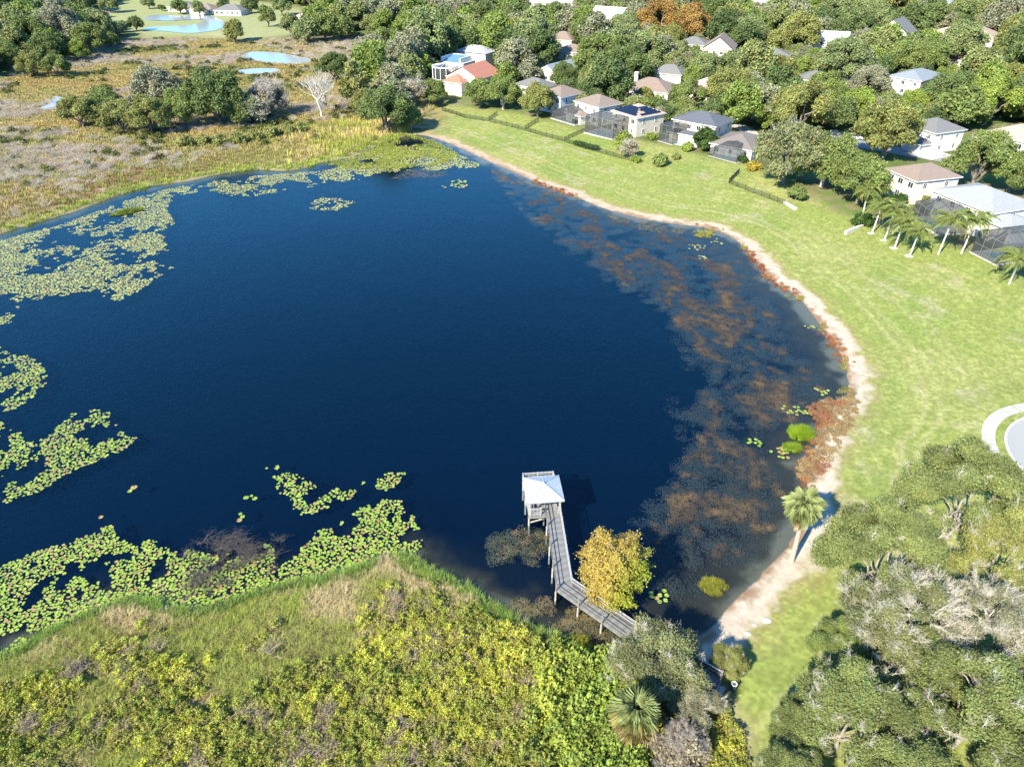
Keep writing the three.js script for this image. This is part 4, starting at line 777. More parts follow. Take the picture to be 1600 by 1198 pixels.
bush([50.0, -204.6, 1.8], 'light green shrub beside the pool of the slate roofed house', 'leaf_bright');
bush([41.2, -215.9, 1.5], 'shrub at the side wall of the solar roofed house', 'leaf_bright');
bush([77.3, -149.7, 2.0], 'dark green hedge bush at the near end of the pale garden wall', 'leaf_deepgreen');
bush([90.1, -161.1, 1.8], 'shrub against the wall of the beige two storey house', 'leaf_deepgreen');
bush([96.4, -159.4, 1.9], 'thin shrub between the beige house and the dark cage', 'leaf_olive');
bush([102.5, -166.4, 1.8], 'shrub at the corner of the pale grey roof', 'leaf_olive');
bush([37.7, -262.2, 2.7], 'flowering shrub by the orange garden wall', 'leaf_bright');
bush([51.1, -263.1, 2.0], 'low hedge shrub before the arched porch', 'leaf_bright');

// the rest of the tree cover
{
  const rng = RNG(77), kinds = ['far0', 'far1', 'far2', 'far3', 'far4'], cols = ['leaf_far', 'leaf_far', 'leaf_oak', 'leaf_dark', 'leaf_olive', 'leaf_grey'];
  for (const [x, z] of [[81.1, -431.9], [94.1, -417.3]]) HOMES.push([x, z, 9]);
  for (const [x, z] of [[-21.9, -312.2], [-14.9, -326.7], [-24.1, -284.4]]) HOMES.push([x, z, 8]);
  let n = 0; const fill = [[], []];
  const blocked = (x, z, R) => dLake(x, z) < 12 || dMarsh(x, z) < 5 || dLawn(x, z) < 7 || dGolf(x, z) < 6 || HOMES.some(([hx, hz, hr]) => { const l = Math.hypot(hx, hz), ux = -hx / l, uz = -hz / l, dx = x - hx, dz = z - hz, al = dx * ux + dz * uz, ac = Math.abs(dx * uz - dz * ux), k = hz < -380 && hx < -40 ? 0.6 : 1; return ac < (R * 0.85 + hr * 0.75) * k && al > -hr - R * 0.4 && al < hr + R + (R < 4.6 ? 17 : k < 1 ? 30 : 50); });
  for (let i = 0; i < 14000; i++) {
    const z = -rng.r(225, 640), x = rng.r(-0.72, 0.75) * (-z + 60), R = rng.r(5.5, 9.5) * (n < 200 ? 1 : 0.85) * (i > 7000 ? 0.5 : 1);
    if (blocked(x, z, R) || TREES.some(([a, b, r]) => Math.hypot(a - x, b - z) < (r + R) * 0.5)) continue;
    const c = cols[rng.i(6)], k = rng.i(5);
    if (n >= 290) { fill[i % 2].push([x, heightAt(x, z), z, R / 6, 1, rng.pick([[0.155, 0.20, 0.068], [0.245, 0.27, 0.095], [0.11, 0.155, 0.05], [0.27, 0.275, 0.16], [0.21, 0.27, 0.06]])]); TREES.push([x, z, R]); continue; }
    tree('suburb_tree', kinds[k], c, [x, z, R], x < -40 ? 'tree in the distant canopy beyond the marsh and golf green' : 'tree in the closed canopy over the distant suburb', 'tree', { group: x < -40 ? 'distant trees beyond the marsh' : 'canopy of the distant suburb', h: rng.r(0.85, 1.15) });
    n++;
  }
  for (let k = 0; k < 2; k++) {
    const o = new THREE.InstancedMesh(K['far' + (k + 1)].crown, M.leaf, fill[k].length), X = new THREE.Matrix4(), q = new THREE.Quaternion(), c = new THREE.Color();
    fill[k].forEach(([x, y, z, s, h, col], i) => { X.compose(V(x, y, z), q.setFromAxisAngle(V(0, 1, 0), rng() * 6.28), V(s, s * rng.r(0.85, 1.1), s)); o.setMatrixAt(i, X); o.setColorAt(i, c.setRGB(...col)); });
    o.name = numbered('distant_woodland'); o.castShadow = o.receiveShadow = true; scene.add(o); tag(o, k ? 'remaining crowns of the closed canopy out to the top edge' : 'crowns filling the gaps of the far canopy', 'woodland', null, 'stuff');
  }
  console.log('canopy', n, fill[0].length + fill[1].length);
}

// ---------------------------------------------------------------- marsh, thicket, lily pads, water weed: masses of small plants
pmat('blade', [1, 1, 1], 0.8, { specularIntensity: 0.3, transmission: 0.25, thickness: 0 });
pmat('blade_toned', [1, 1, 1], 0.8, { specularIntensity: 0.3, transmission: 0.25, thickness: 0, vertexColors: true });
mat('dry', [1, 1, 1], 0.9);
function tuft(seed, n, h, r, bend, w) { const rng = RNG(seed), b = new MB(); for (let i = 0; i < n; i++) { const a = rng() * 6.28, d = Math.sqrt(rng()) * r, x = Math.cos(a) * d, z = Math.sin(a) * d, l = h * rng.r(0.6, 1.15), t = a + rng.g() * 0.8, o = bend * l * rng.r(0.4, 1.2), c = Math.cos(t), s = Math.sin(t); b.quad([x - s * w, 0, z + c * w], [x + s * w, 0, z - c * w], [x + c * o * 0.4 + s * w * 0.7, l * 0.65, z + s * o * 0.4 - c * w * 0.7], [x + c * o * 0.4 - s * w * 0.7, l * 0.65, z + s * o * 0.4 + c * w * 0.7]); b.tri([x + c * o * 0.4 - s * w * 0.7, l * 0.65, z + s * o * 0.4 + c * w * 0.7], [x + c * o * 0.4 + s * w * 0.7, l * 0.65, z + s * o * 0.4 - c * w * 0.7], [x + c * o, l * (0.95 - bend * 0.25), z + s * o]); } return b.geo(); }
function shrubGeo(seed, R, H, clumps, per, leaf) { const rng = RNG(seed), b = new MB(); for (let i = 0; i < clumps; i++) { const t = rng() * 6.28, u = Math.pow(rng(), 0.6), k = Math.sqrt(1 - u * u * 0.8) * R * rng.r(0.5, 1.05), p = [Math.cos(t) * k, H * (0.15 + 0.8 * u) * rng.r(0.75, 1.1), Math.sin(t) * k], g = rng.r(0.75, 1.25); leaves(b, rng, p, [Math.cos(t) * 0.4, 0.7, Math.sin(t) * 0.4], per, leaf * 0.95, leaf, [g * rng.r(0.92, 1.1), g, g * rng.r(0.7, 1.1)], 0.45); } return b.geo(); }
function twigGeo(seed, n, R, H) { const rng = RNG(seed), b = new MB(); for (let i = 0; i < n; i++) { const a = rng() * 6.28, d = rng() * R * 0.3, p = [Math.cos(a) * d, 0, Math.sin(a) * d], m = [p[0] + rng.g() * R * 0.4, H * rng.r(0.4, 0.7), p[2] + rng.g() * R * 0.4]; b.tube(p, m, 0.03, 0.02, 3); for (let k = 0; k < 4; k++) { const q = [m[0] + rng.g() * R * 0.35, m[1] + H * rng.r(0.1, 0.5), m[2] + rng.g() * R * 0.35]; b.tube(m, q, 0.018, 0.008, 3); b.tube(q, [q[0] + rng.g() * R * 0.2, q[1] + H * rng.r(0, 0.2), q[2] + rng.g() * R * 0.2], 0.01, 0.005, 3); } } return b.geo(); }
// one object of many small plants: each entry [x, y, z, size, height scale, colour]
function mass(name, geo, m, list, label, category) {
  if (!list.length) return;
  const o = new THREE.InstancedMesh(geo, m, list.length), q = new THREE.Quaternion(), up = V(0, 1, 0), rng = RNG(list.length), c = new THREE.Color(), X = new THREE.Matrix4();
  list.forEach(([x, y, z, s, h, col], i) => { q.setFromAxisAngle(up, rng() * 6.283); X.compose(V(x, y, z), q, V(s, s * h, s)); o.setMatrixAt(i, X); const k = rng.r(0.8, 1.2); o.setColorAt(i, c.setRGB(col[0] * k, col[1] * k, col[2] * k * rng.r(0.85, 1.1))); });
  o.name = numbered(name); o.castShadow = o.receiveShadow = true; scene.add(o);
  return tag(o, label, category, null, 'stuff');
}
function scatter(poly, spacing, seed, fn) { // jittered grid points inside an outline
  const [x0, x1, z0, z1] = box2(poly), rng = RNG(seed);
  for (let z = z0; z < z1; z += spacing) for (let x = x0; x < x1; x += spacing) { const px = x + (rng() - 0.5) * spacing * 1.2, pz = z + (rng() - 0.5) * spacing * 1.2; if (inside(poly, px, pz)) fn(px, pz, rng); }
}
// --- the thicket in the foreground
{
  const grass = [], green = [], olive = [], dead = [], rim = [], lush = [];
  const edgeX = (x, z) => x + (z + 45) * 0.35;       // grass on the left gives way to shrubs on the right
  scatter(THICKET, 0.42, 5, (x, z, rng) => {
    if (x < -62 || x > 24 || z > -24) return;
    const d = -dThick(x, z), lake = dLake(x, z), n = fbm(x * 0.16, z * 0.16, 210, 3), f = fbm(x * 0.5, z * 0.5, 230, 3), y = heightAt(x, z);
    const shrub = sm(0.44, 0.56, n * 0.55 + 0.22 + sm(-26, 2, edgeX(x, z)) * 0.30 + sm(-44, -34, z) * 0.10 - (1 - sm(1.5, 7, lake)) * 0.30 + (f - 0.5) * 0.35);
    if (lake < 0.55 + f * 1.1 && x < 8) { rim.push([x, y, z, rng.r(0.8, 1.25), 1, mix3([0.20, 0.33, 0.05], [0.27, 0.32, 0.08], rng())]); return; }
    if (rng() > shrub) {
      const tan = sm(0.50, 0.76, fbm(x * 0.22 + 7, z * 0.3, 260, 3) + (1 - sm(2, 8, lake)) * 0.12);
      let c = mix3([0.345, 0.365, 0.085], [0.58, 0.47, 0.25], tan); c = mix3(c, [0.34, 0.40, 0.065], sm(0.55, 0.7, f) * 0.7); if (rng() < 0.05) c = [0.25, 0.15, 0.09];
      grass.push([x, y, z, rng.r(0.7, 1.25), rng.r(0.55, 1.1), c]);
    } else if (rng() < 0.62) {
      const bright = fbm(x * 0.3 + 3, z * 0.3, 280, 2), right = sm(0, 8, x) * (1 - sm(9.5, 12, x)) * sm(-48, -40, z);
      const c = mix3(mix3([0.31, 0.345, 0.075], [0.47, 0.475, 0.085], sm(0.35, 0.65, bright)), [0.25, 0.325, 0.07], right);
      if (right > rng()) lush.push([x, y, z, rng.r(0.7, 1.4), rng.r(0.9, 1.4), c]);
      else if (f > 0.57 && rng() < 0.14) dead.push([x, y, z, rng.r(0.7, 1.3), rng.r(0.8, 1.2), [0.33, 0.25, 0.18]]);
      else if (rng() < 0.45) olive.push([x, y, z, rng.r(0.55, 1.1), rng.r(0.7, 1.2), mix3([0.30, 0.29, 0.08], [0.36, 0.345, 0.10], rng())]);
      else green.push([x, y, z, rng.r(0.4, 0.95), rng.r(0.8, 1.35), c]);
    } else if (rng() < 0.22) grass.push([x, y, z, rng.r(0.6, 1), rng.r(0.4, 0.8), [0.34, 0.32, 0.09]]);
  });
  mass('swamp_grass', tuft(31, 34, 0.85, 0.42, 0.8, 0.016), M.blade, grass, 'tan and olive matted grass on the near bank', 'grass');
  mass('rim_grass', tuft(32, 34, 1.0, 0.38, 0.55, 0.017), M.blade, rim, 'bright green grass fringing the water on the near bank', 'grass');
  mass('shrub_thicket', shrubGeo(33, 0.75, 1.3, 26, 11, 0.13), M.blade_toned, green, 'yellow green shrub thicket across the bottom', 'shrubs');
  mass('shrub_thicket', shrubGeo(34, 0.7, 1.0, 22, 11, 0.11), M.blade_toned, olive, 'olive brown low shrubs mixed in the thicket', 'shrubs');
  mass('shrub_thicket', shrubGeo(35, 0.9, 1.7, 34, 11, 0.13), M.blade_toned, lush, 'lush green shrubs beside the skirted palm', 'shrubs');
  mass('dead_brush', twigGeo(36, 14, 0.9, 1.1), M.dry, dead, 'grey dead brush standing in the thicket', 'brush');
}
// --- the wide marsh beyond the lake
{
  const tufts = [], brush = [], rim = [], reeds = [], low = [];
  const lawnSide = (x, z) => dLawn(x, z) < 1;
  scatter(MARSH, 1.25, 6, (x, z, rng) => {
    if (x < -0.74 * (-z + 50) - 20) return;
    const lake = dLake(x, z); if (lake < -0.9 || lawnSide(x, z)) return;
    for (const p of POOLS) if (inside(p, x, z)) return;
    const y = Math.max(heightAt(x, z) - 0.05, -0.15), n = fbm(x * 0.028, z * 0.05, 310, 4), f = fbm(x * 0.12, z * 0.16, 330, 3);
    if (lake < 3.2) { rim.push([x, y, z, rng.r(0.9, 1.3), rng.r(0.7, 1), mix3([0.38, 0.42, 0.065], [0.29, 0.37, 0.06], rng())]); return; }
    const near = 1 - sm(6, 34, lake), gold = sm(-75, -35, x) * (1 - sm(24, 44, lake));
    const grey = sm(0.44, 0.58, n + (f - 0.5) * 0.35) * (1 - near * 0.85);
    if (rng() < grey * 0.5) brush.push([x, y, z, rng.r(0.7, 1.4), rng.r(0.6, 1.1), mix3([0.38, 0.31, 0.255], [0.47, 0.40, 0.34], rng())]);
    else {
      let c = mix3([0.42, 0.345, 0.14], [0.31, 0.30, 0.09], sm(0.4, 0.6, f)); c = mix3(c, [0.47, 0.34, 0.13], sm(0.5, 0.66, fbm(x * 0.05 + 9, z * 0.09, 350, 3)) * 0.8);
      if (gold > rng()) { c = mix3([0.60, 0.49, 0.19], [0.42, 0.43, 0.095], sm(0.4, 0.6, f)); (rng() < 0.4 ? reeds : tufts).push([x, y, z, rng.r(0.8, 1.5), rng.r(0.8, 1.4), c]); }
      else if (near > rng()) { c = rng() < 0.30 * sm(0.45, 0.6, n + 0.1) ? [0.27, 0.145, 0.075] : mix3([0.25, 0.245, 0.06], [0.35, 0.31, 0.09], rng()); tufts.push([x, y, z, rng.r(0.8, 1.3), rng.r(0.5, 0.9), c]); }
      else if (f > 0.60 && rng() < 0.14) low.push([x, y, z, rng.r(0.8, 1.6), 1, [0.14, 0.155, 0.05]]);
      else tufts.push([x, y, z, rng.r(0.9, 1.5), rng.r(0.5, 0.9), c]);
    }
  });
  scatter(smooth([[-53.2, -197.0], [-46.6, -204.2], [-40.0, -214.5], [-29.9, -226.4], [-21.2, -217.2], [-15.6, -205.5], [-19.6, -198.2], [-28.1, -194.7], [-36.7, -193.6], [-44.5, -193.6]], 3), 0.95, 61, (x, z, rng) => { const n = fbm(x * 0.13, z * 0.13, 370, 3); if (n > 0.42) rim.push([x, 0, z, rng.r(0.7, 1.1), rng.r(0.25, 0.5), mix3([0.36, 0.38, 0.06], [0.26, 0.30, 0.05], rng())]); });
  const g = tuft(41, 18, 1.1, 0.9, 0.6, 0.06);
  mass('marsh_grass', g, M.blade, tufts, 'olive and brown grass of the wide marsh', 'grass');
  mass('marsh_brush', twigGeo(42, 12, 1.2, 1.2), M.dry, brush, 'lavender grey dead brush spread over the marsh', 'brush');
  mass('bank_grass', tuft(43, 26, 1.0, 0.8, 0.5, 0.045), M.blade, rim, 'bright green rim of grass along the far marsh bank', 'grass');
  mass('golden_reeds', tuft(44, 22, 1.7, 0.8, 0.3, 0.045), M.blade, reeds, 'golden reeds standing along the marsh bank', 'reeds');
  mass('marsh_scrub', shrubGeo(45, 1.0, 1.2, 20, 9, 0.26), M.blade_toned, low, 'low olive scrub dotted over the marsh', 'shrubs');
}
// --- lily pads
pmat('lily', [1, 1, 1], 0.45, { specularIntensity: 0.5 });
{
  const rng = RNG(9), pad = (n0) => { const b = new MB(), n = 11; for (let i = 0; i < n; i++) { const a = 0.22 + (5.84 * i) / n, c = 0.22 + (5.84 * (i + 1)) / n, r = 0.5; b.tri([0, 0, 0], [Math.cos(c) * r, 0.025 + 0.02 * Math.sin(c * 2 + n0), -Math.sin(c) * r], [Math.cos(a) * r, 0.025 + 0.02 * Math.sin(a * 2 + n0), -Math.sin(a) * r]); } return b.geo(); };
  const padGeos = [pad(0), pad(2)], spots = [];
  const mats = [[0.235, 0.325, 0.040], [0.30, 0.36, 0.065], [0.20, 0.275, 0.045], [0.34, 0.24, 0.085]].map((c, i) => { const m = M.lily.clone(); m.color.setRGB(...c); m.name = 'lily_' + i; return m; });
  const zone = (poly, spacing, dens, seed, scale, size) => { const o = smooth(poly, 3); scatter(o, spacing, seed, (x, z, r) => { if (dLake(x, z) > -0.15) return; const e = distPoly(o, x, z), n = fbm(x * scale, z * scale, seed + 400, 4) + (fbm(x * 0.9, z * 0.9, seed + 440, 2) - 0.5) * 0.46; if (n > dens + 0.16 * (1 - sm(0, 3.5 * size, e))) spots.push([x, z, size * r.r(0.55, 1.3)]); }); };
  zone([[-56.92, -51.43], [-54.01, -54.77], [-49.06, -57.66], [-46.89, -59.27], [-43.70, -57.96], [-39.87, -56.67], [-35.03, -55.33], [-32.34, -54.77], [-27.49, -56.48], [-26.33, -54.39], [-25.81, -50.57], [-30.91, -47.67], [-39.64, -48.07], [-44.62, -44.95], [-48.80, -41.28], [-50.86, -40.67]], 0.24, 0.30, 3, 0.34, 0.345);
  zone([[-25.99, -53.66], [-23.97, -56.29], [-21.06, -60.31], [-18.47, -62.67], [-14.78, -63.77], [-11.04, -61.58], [-9.47, -55.71], [-12.34, -54.02], [-16.62, -52.31], [-20.44, -50.82], [-25.02, -50.14]], 0.26, 0.43, 4, 0.36, 0.35);
  zone([[-31.72, -69.95], [-26.98, -69.07], [-23.05, -66.07], [-19.33, -67.49], [-14.66, -68.70], [-11.54, -68.46], [-12.39, -66.65], [-18.77, -64.34], [-21.55, -62.67], [-24.97, -60.94], [-28.16, -64.34]], 0.29, 0.445, 5, 0.45, 0.36);
  zone([[-76.9, -82.2], [-69.7, -79.2], [-65.2, -80.0], [-59.5, -82.2], [-51.3, -77.8], [-51.6, -72.9], [-56.77, -68.21], [-58.19, -64.91], [-64.31, -62.12]], 0.31, 0.43, 6, 0.26, 0.37);
  zone([[-88.7, -101.0], [-76.4, -96.1], [-70.2, -88.8], [-71.4, -82.2], [-76.0, -80.7]], 0.33, 0.44, 7, 0.28, 0.40);
  zone([[-48.02, -64.68], [-46.92, -67.01], [-44.64, -68.70], [-44.43, -67.01], [-46.18, -65.14]], 0.6, 0.42, 8, 0.5, 0.62);
  zone([[-36.40, -61.58], [-34.05, -60.94], [-31.68, -61.58], [-31.58, -60.31], [-34.59, -60.31]], 0.6, 0.44, 10, 0.5, 0.6); zone([[-49.13, -60.52], [-47.52, -61.58], [-47.38, -60.31], [-48.43, -59.68]], 0.6, 0.4, 11, 0.5, 0.6); zone([[-32.48, -64.68], [-31.41, -64.23], [-31.38, -63.11], [-32.29, -63.55]], 0.6, 0.4, 12, 0.5, 0.6);
  zone([[-114.1, -137.4], [-110.0, -143.8], [-100.8, -155.3], [-90.0, -174.9], [-68.2, -188.1], [-47.3, -190.2], [-44.9, -182.3], [-57.3, -175.8], [-65.5, -171.1], [-78.7, -174.9], [-83.1, -166.6], [-76.4, -153.4], [-76.1, -147.7], [-71.7, -139.0], [-73.6, -135.1], [-66.2, -129.6], [-69.0, -123.3], [-71.9, -114.9], [-80.6, -118.4], [-85.0, -113.4], [-87.4, -106.0], [-92.8, -104.2]], 0.33, 0.42, 13, 0.14, 0.41);
  zone([[-48.3, -163.1], [-46.6, -171.1], [-37.1, -166.6], [-39.3, -162.3]], 0.46, 0.44, 14, 0.34, 0.5); zone([[-18.3, -178.8], [-14.8, -184.4], [-10.6, -181.8], [-13.6, -177.3]], 0.8, 0.3, 15, 0.4, 0.95);
  zone([[-56.1, -187.5], [-49.1, -194.7], [-44.5, -208.0], [-30.8, -217.9], [-18.7, -210.5], [-8.4, -194.7], [-19.1, -192.5], [-32.7, -190.2], [-43.3, -182.8]], 0.46, 0.38, 16, 0.15, 0.6);
  for (const [a, b, n] of [[[39.2, -140.7], 2.2, 18], [[43.8, -143.1], 1.6, 10], [[40.9, -82.2], 1.6, 22], [[35.9, -72.8], 1.3, 26], [[46.5, -86.7], 1, 12], [[51.0, -106.4], 1, 9], [[15.38, -49.14], 1.1, 22], [[32.7, -74.9], 1, 8], [[39.3, -135.1], 1, 10]]) for (let i = 0; i < n; i++) spots.push([a[0] + rng.g() * b * 0.5, a[1] + rng.g() * b * 0.5, 0.5]);
  // keep clear of each other
  const grid = new Map(), keep = [];
  for (const s of spots) { const gx = Math.floor(s[0]), gz = Math.floor(s[1]); let ok = true; for (let i = -1; i <= 1 && ok; i++) for (let j = -1; j <= 1 && ok; j++) for (const q of grid.get((gx + i) * 10007 + gz + j) ?? []) if (Math.hypot(q[0] - s[0], q[1] - s[1]) < (q[2] + s[2]) * 0.37) { ok = false; break; } if (!ok) continue; const k = gx * 10007 + gz; if (!grid.has(k)) grid.set(k, []); grid.get(k).push(s); keep.push(s); }
  keep.sort((a, b) => Math.hypot(a[0], 60, a[1]) / a[2] - Math.hypot(b[0], 60, b[1]) / b[2]);
  keep.forEach(([x, z, s], i) => {
    if (i >= 300) return;
    const o = put(padGeos[i % 2], 'lily_pad', mats[rng() < 0.2 ? 3 : rng.i(3)], null, true), left = x < -20;
    o.position.set(x, 0.018, z); o.scale.setScalar(s * 1.02); o.rotation.set(rng.g() * 0.03, rng() * 6.28, rng.g() * 0.03);
    tag(o, left ? 'round lily pad floating in the dense mat at the grassy bank on the lower left' : 'round lily pad floating in the patch off the tip of the grassy bank', 'lily pad', left ? 'pads of the lower left lily mat' : 'pads of the patch off the bank tip');
  });
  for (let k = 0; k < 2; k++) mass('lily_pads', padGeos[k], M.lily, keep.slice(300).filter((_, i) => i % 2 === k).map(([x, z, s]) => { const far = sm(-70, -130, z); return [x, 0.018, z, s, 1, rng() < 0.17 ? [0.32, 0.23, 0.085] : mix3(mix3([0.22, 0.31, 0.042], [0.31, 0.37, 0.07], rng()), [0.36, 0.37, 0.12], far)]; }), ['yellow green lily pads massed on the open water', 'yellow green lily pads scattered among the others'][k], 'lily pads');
  console.log('pads', keep.length);
}
// --- weed at and under the surface along the right shore
{
  const sprig = (seed, n, r, s) => { const g = RNG(seed), b = new MB(); for (let i = 0; i < n; i++) { const a = g() * 6.28, d = Math.sqrt(g()) * r, x = Math.cos(a) * d, z = Math.sin(a) * d, t = g() * 6.28, l = s * g.r(0.6, 1.4), w = l * 0.22, c = Math.cos(t), q = Math.sin(t), y = g.r(-0.02, 0.02); b.tri([x - q * w, y, z + c * w], [x + c * l, y + g.r(-0.02, 0.03), z + q * l], [x + q * w, y, z - c * w]); } return b.geo(); };
  const up = [], under = [], O = smooth([[-5.3, -194.7], [5.0, -182.3], [15.7, -169.3], [23.9, -159.3], [35.7, -151.1], [42.9, -145.2], [46.4, -137.4], [48.0, -122.4], [49.7, -111.0], [49.8, -100.0], [48.9, -90.5], [42.3, -81.5], [37.0, -73.6], [34.03, -66.07], [30.64, -58.46], [25.27, -52.31], [21.80, -48.07], [16.80, -46.10], [13.34, -48.89], [11.24, -53.66], [12.92, -58.46], [16.16, -62.67], [19.91, -68.46], [21.5, -74.9], [22.0, -82.2], [27.1, -91.4], [26.8, -103.1], [21.8, -117.1], [14.7, -131.1], [7.0, -147.7], [0.0, -170.2]], 3);
  scatter(O, 0.48, 21, (x, z, rng) => {
    if (dLake(x, z) > -0.6) return;
    const e = distPoly(O, x, z), wx = x + 9 * (fbm(x * 0.13, z * 0.13, 541, 3) - 0.5), wz = z + 9 * (fbm(x * 0.13, z * 0.13, 547, 3) - 0.5), n = fbm(wx * 0.17 + wz * 0.04, wz * 0.11, 500, 4) * 0.42 + fbm(wx * 0.6, wz * 0.4, 520, 3) * 0.33 + fbm(x * 1.5, z * 1.2, 530, 2) * 0.25, ed = 0.16 * (1 - sm(0, 5, e)), outer = sm(0.3, 1, sm(2, 14, -dLake(x, z)));
    if (n > 0.54 + ed * 0.8) up.push([x, 0.015, z, rng.r(0.7, 1.3), 1, mix3(mix3([0.098, 0.066, 0.040], [0.060, 0.047, 0.034], rng()), [0.20, 0.125, 0.058], sm(0.60, 0.70, n) * 0.8)]);
    else if (n > 0.44 + ed * 0.8) under.push([x, mix(-0.06, -0.3, rng()), z, rng.r(0.9, 1.6), 1, mix3([0.075, 0.066, 0.050], [0.040, 0.056, 0.062], outer * rng())]);
  });
  const extra = (poly, spacing, seed, dens, hi) => { const o = smooth(poly, 3); scatter(o, spacing, seed, (x, z, rng) => { if (dLake(x, z) > -0.2) return; const n = fbm(x * 0.4, z * 0.4, seed + 600, 3) - 0.15 * (1 - sm(0, 1.5, distPoly(o, x, z))); if (n > dens) (rng() < hi ? up : under).push([x, rng() < hi ? 0.015 : -0.1, z, rng.r(0.6, 1.1), 1, mix3([0.15, 0.115, 0.055], [0.24, 0.18, 0.08], rng())]); }); };
  extra([[-3.62, -56.48], [-0.74, -58.66], [3.69, -58.46], [5.01, -55.52], [2.10, -53.20], [-2.09, -52.75]], 0.5, 22, 0.46, 0.25); extra([[-0.33, -48.07], [2.70, -50.14], [5.36, -49.30], [6.69, -44.95], [3.81, -44.58]], 0.45, 23, 0.38, 0.7); extra([[5.26, -47.67], [8.47, -46.88], [11.64, -43.84], [9.94, -42.75], [6.29, -43.84]], 0.45, 24, 0.40, 0.6);
  extra([[-32.0, -184.9], [-26.2, -193.6], [-17.3, -191.3], [-18.7, -187.0], [-27.0, -185.9]], 0.9, 25, 0.3, 1); extra([[-6.8, -187.0], [0.0, -190.2], [8.2, -178.8], [15.7, -169.3], [8.0, -174.9]], 0.9, 26, 0.4, 0.8); extra([[21.0, -160.6], [30.6, -154.9], [42.4, -148.8], [40.5, -146.6], [28.5, -150.3]], 0.8, 27, 0.34, 1);
  mass('floating_weed', sprig(51, 80, 0.62, 0.105), M.dry, up, 'brown water weed matted at the surface along the right shore', 'water weed');
  mass('sunken_weed', sprig(52, 52, 0.75, 0.13), M.dry, under, 'dim grey weed beds under the surface off the right shore', 'water weed');
  // dead stalks lying over the pads near the left bank
  const st = []; for (const [p, r] of [[[-31.30, -52.75], 2.6], [[-28.95, -55.33], 1.6], [[-33.05, -51.43], 1.6], [[-32.56, -56.48], 1.2]]) for (let i = 0; i < 13; i++) { const g = RNG(i * 7 + r * 100); st.push([p[0] + g.g() * r * 0.8, 0, p[1] + g.g() * r * 0.6, g.r(0.5, 1), 0.5, [0.085, 0.07, 0.06]]); }
  mass('dead_stalks', twigGeo(53, 10, 1.4, 0.9), M.dry, st, 'dark dead stalks lying over the lily pads', 'brush');
  // red and rust plants at the water edge, with the two bright hummocks
  const red = [], rust = [], R1 = LAKE.filter(([x, z]) => x > 0 && z < -50).map((p) => p);
  for (let i = 0; i < R1.length - 1; i++) { const [ax, az] = R1[i], [bx, bz] = R1[i + 1], l = Math.hypot(bx - ax, bz - az); if (l > 25) continue; for (let k = 0; k < l * 3.2; k++) { const g = RNG(i * 977 + k), t = g(), x = mix(ax, bx, t) + g.g() * 0.55, z = mix(az, bz, t) + g.g() * 0.55, n = fbm(x * 0.09, z * 0.09, 700, 3), near = sm(-150, -90, z); if (z > -62 || n < 0.40) continue; (n > 0.52 ? red : rust).push([x, heightAt(x, z) - 0.05, z, g.r(0.5, 1), g.r(0.5, 1), n > 0.52 ? mix3([0.33, 0.10, 0.075], [0.36, 0.17, 0.07], g()) : mix3([0.27, 0.19, 0.085], [0.30, 0.26, 0.07], g())]); } }
  scatter(smooth([[42.3, -82.2], [46.9, -85.1], [50.6, -86.2], [49.0, -81.5], [44.4, -74.9], [40.05, -69.07], [36.49, -66.30], [36.46, -69.07], [39.8, -73.6], [42.6, -78.0]], 3), 0.42, 28, (x, z, rng) => { const n = fbm(x * 0.3, z * 0.3, 720, 3); if (rng() < 0.25 + 0.6 * (1 - sm(0.35, 0.5, fbm(x * 0.7, z * 0.7, 731, 2)))) return; (n > 0.55 ? red : rust).push([x, Math.max(heightAt(x, z), -0.05), z, rng.r(0.6, 1.1), rng.r(0.4, 0.9), n > 0.55 ? mix3([0.32, 0.13, 0.10], [0.30, 0.19, 0.10], rng()) : mix3([0.36, 0.25, 0.15], [0.28, 0.19, 0.11], rng())]); });
  mass('red_marsh_plants', shrubGeo(54, 0.6, 0.5, 18, 9, 0.10), M.blade_toned, red, 'red leaved plants edging the right shore', 'plants');
  mass('rust_marsh_plants', shrubGeo(55, 0.6, 0.45, 16, 9, 0.10), M.blade_toned, rust, 'rust brown plants edging the right shore', 'plants');
  [[[39.5, -76.6], 1.9, 1.35, 'bright green grass hummock at the right shore, larger of two', 130], [[37.3, -73.6], 1.2, 0.9, 'small bright green sprouting hummock below the larger one', 60], [[21.36, -50.39], 1.4, 0.9, 'yellow green grass hummock at the shore near the boardwalk', 90], [[6.57, -43.40], 1.2, 0.7, 'yellow green tussock in the water under the boardwalk', 70], [[-90.2, -161.0], 4.0, 0.9, 'bright green grass islet among the far lily pads', 90], [[42.0, -147.4], 2.6, 0.6, 'yellow green tussock at the bend of the far right shore', 60]].forEach(([p, r, h, label, n], i) => {
    const g = RNG(800 + i), b = new MB(); b.col = [1, 1, 1];
    const t = thing('grass_hummock', label, 'grass hummock', p[0], -0.05, p[1], i === 4 ? 0.6 : 0);
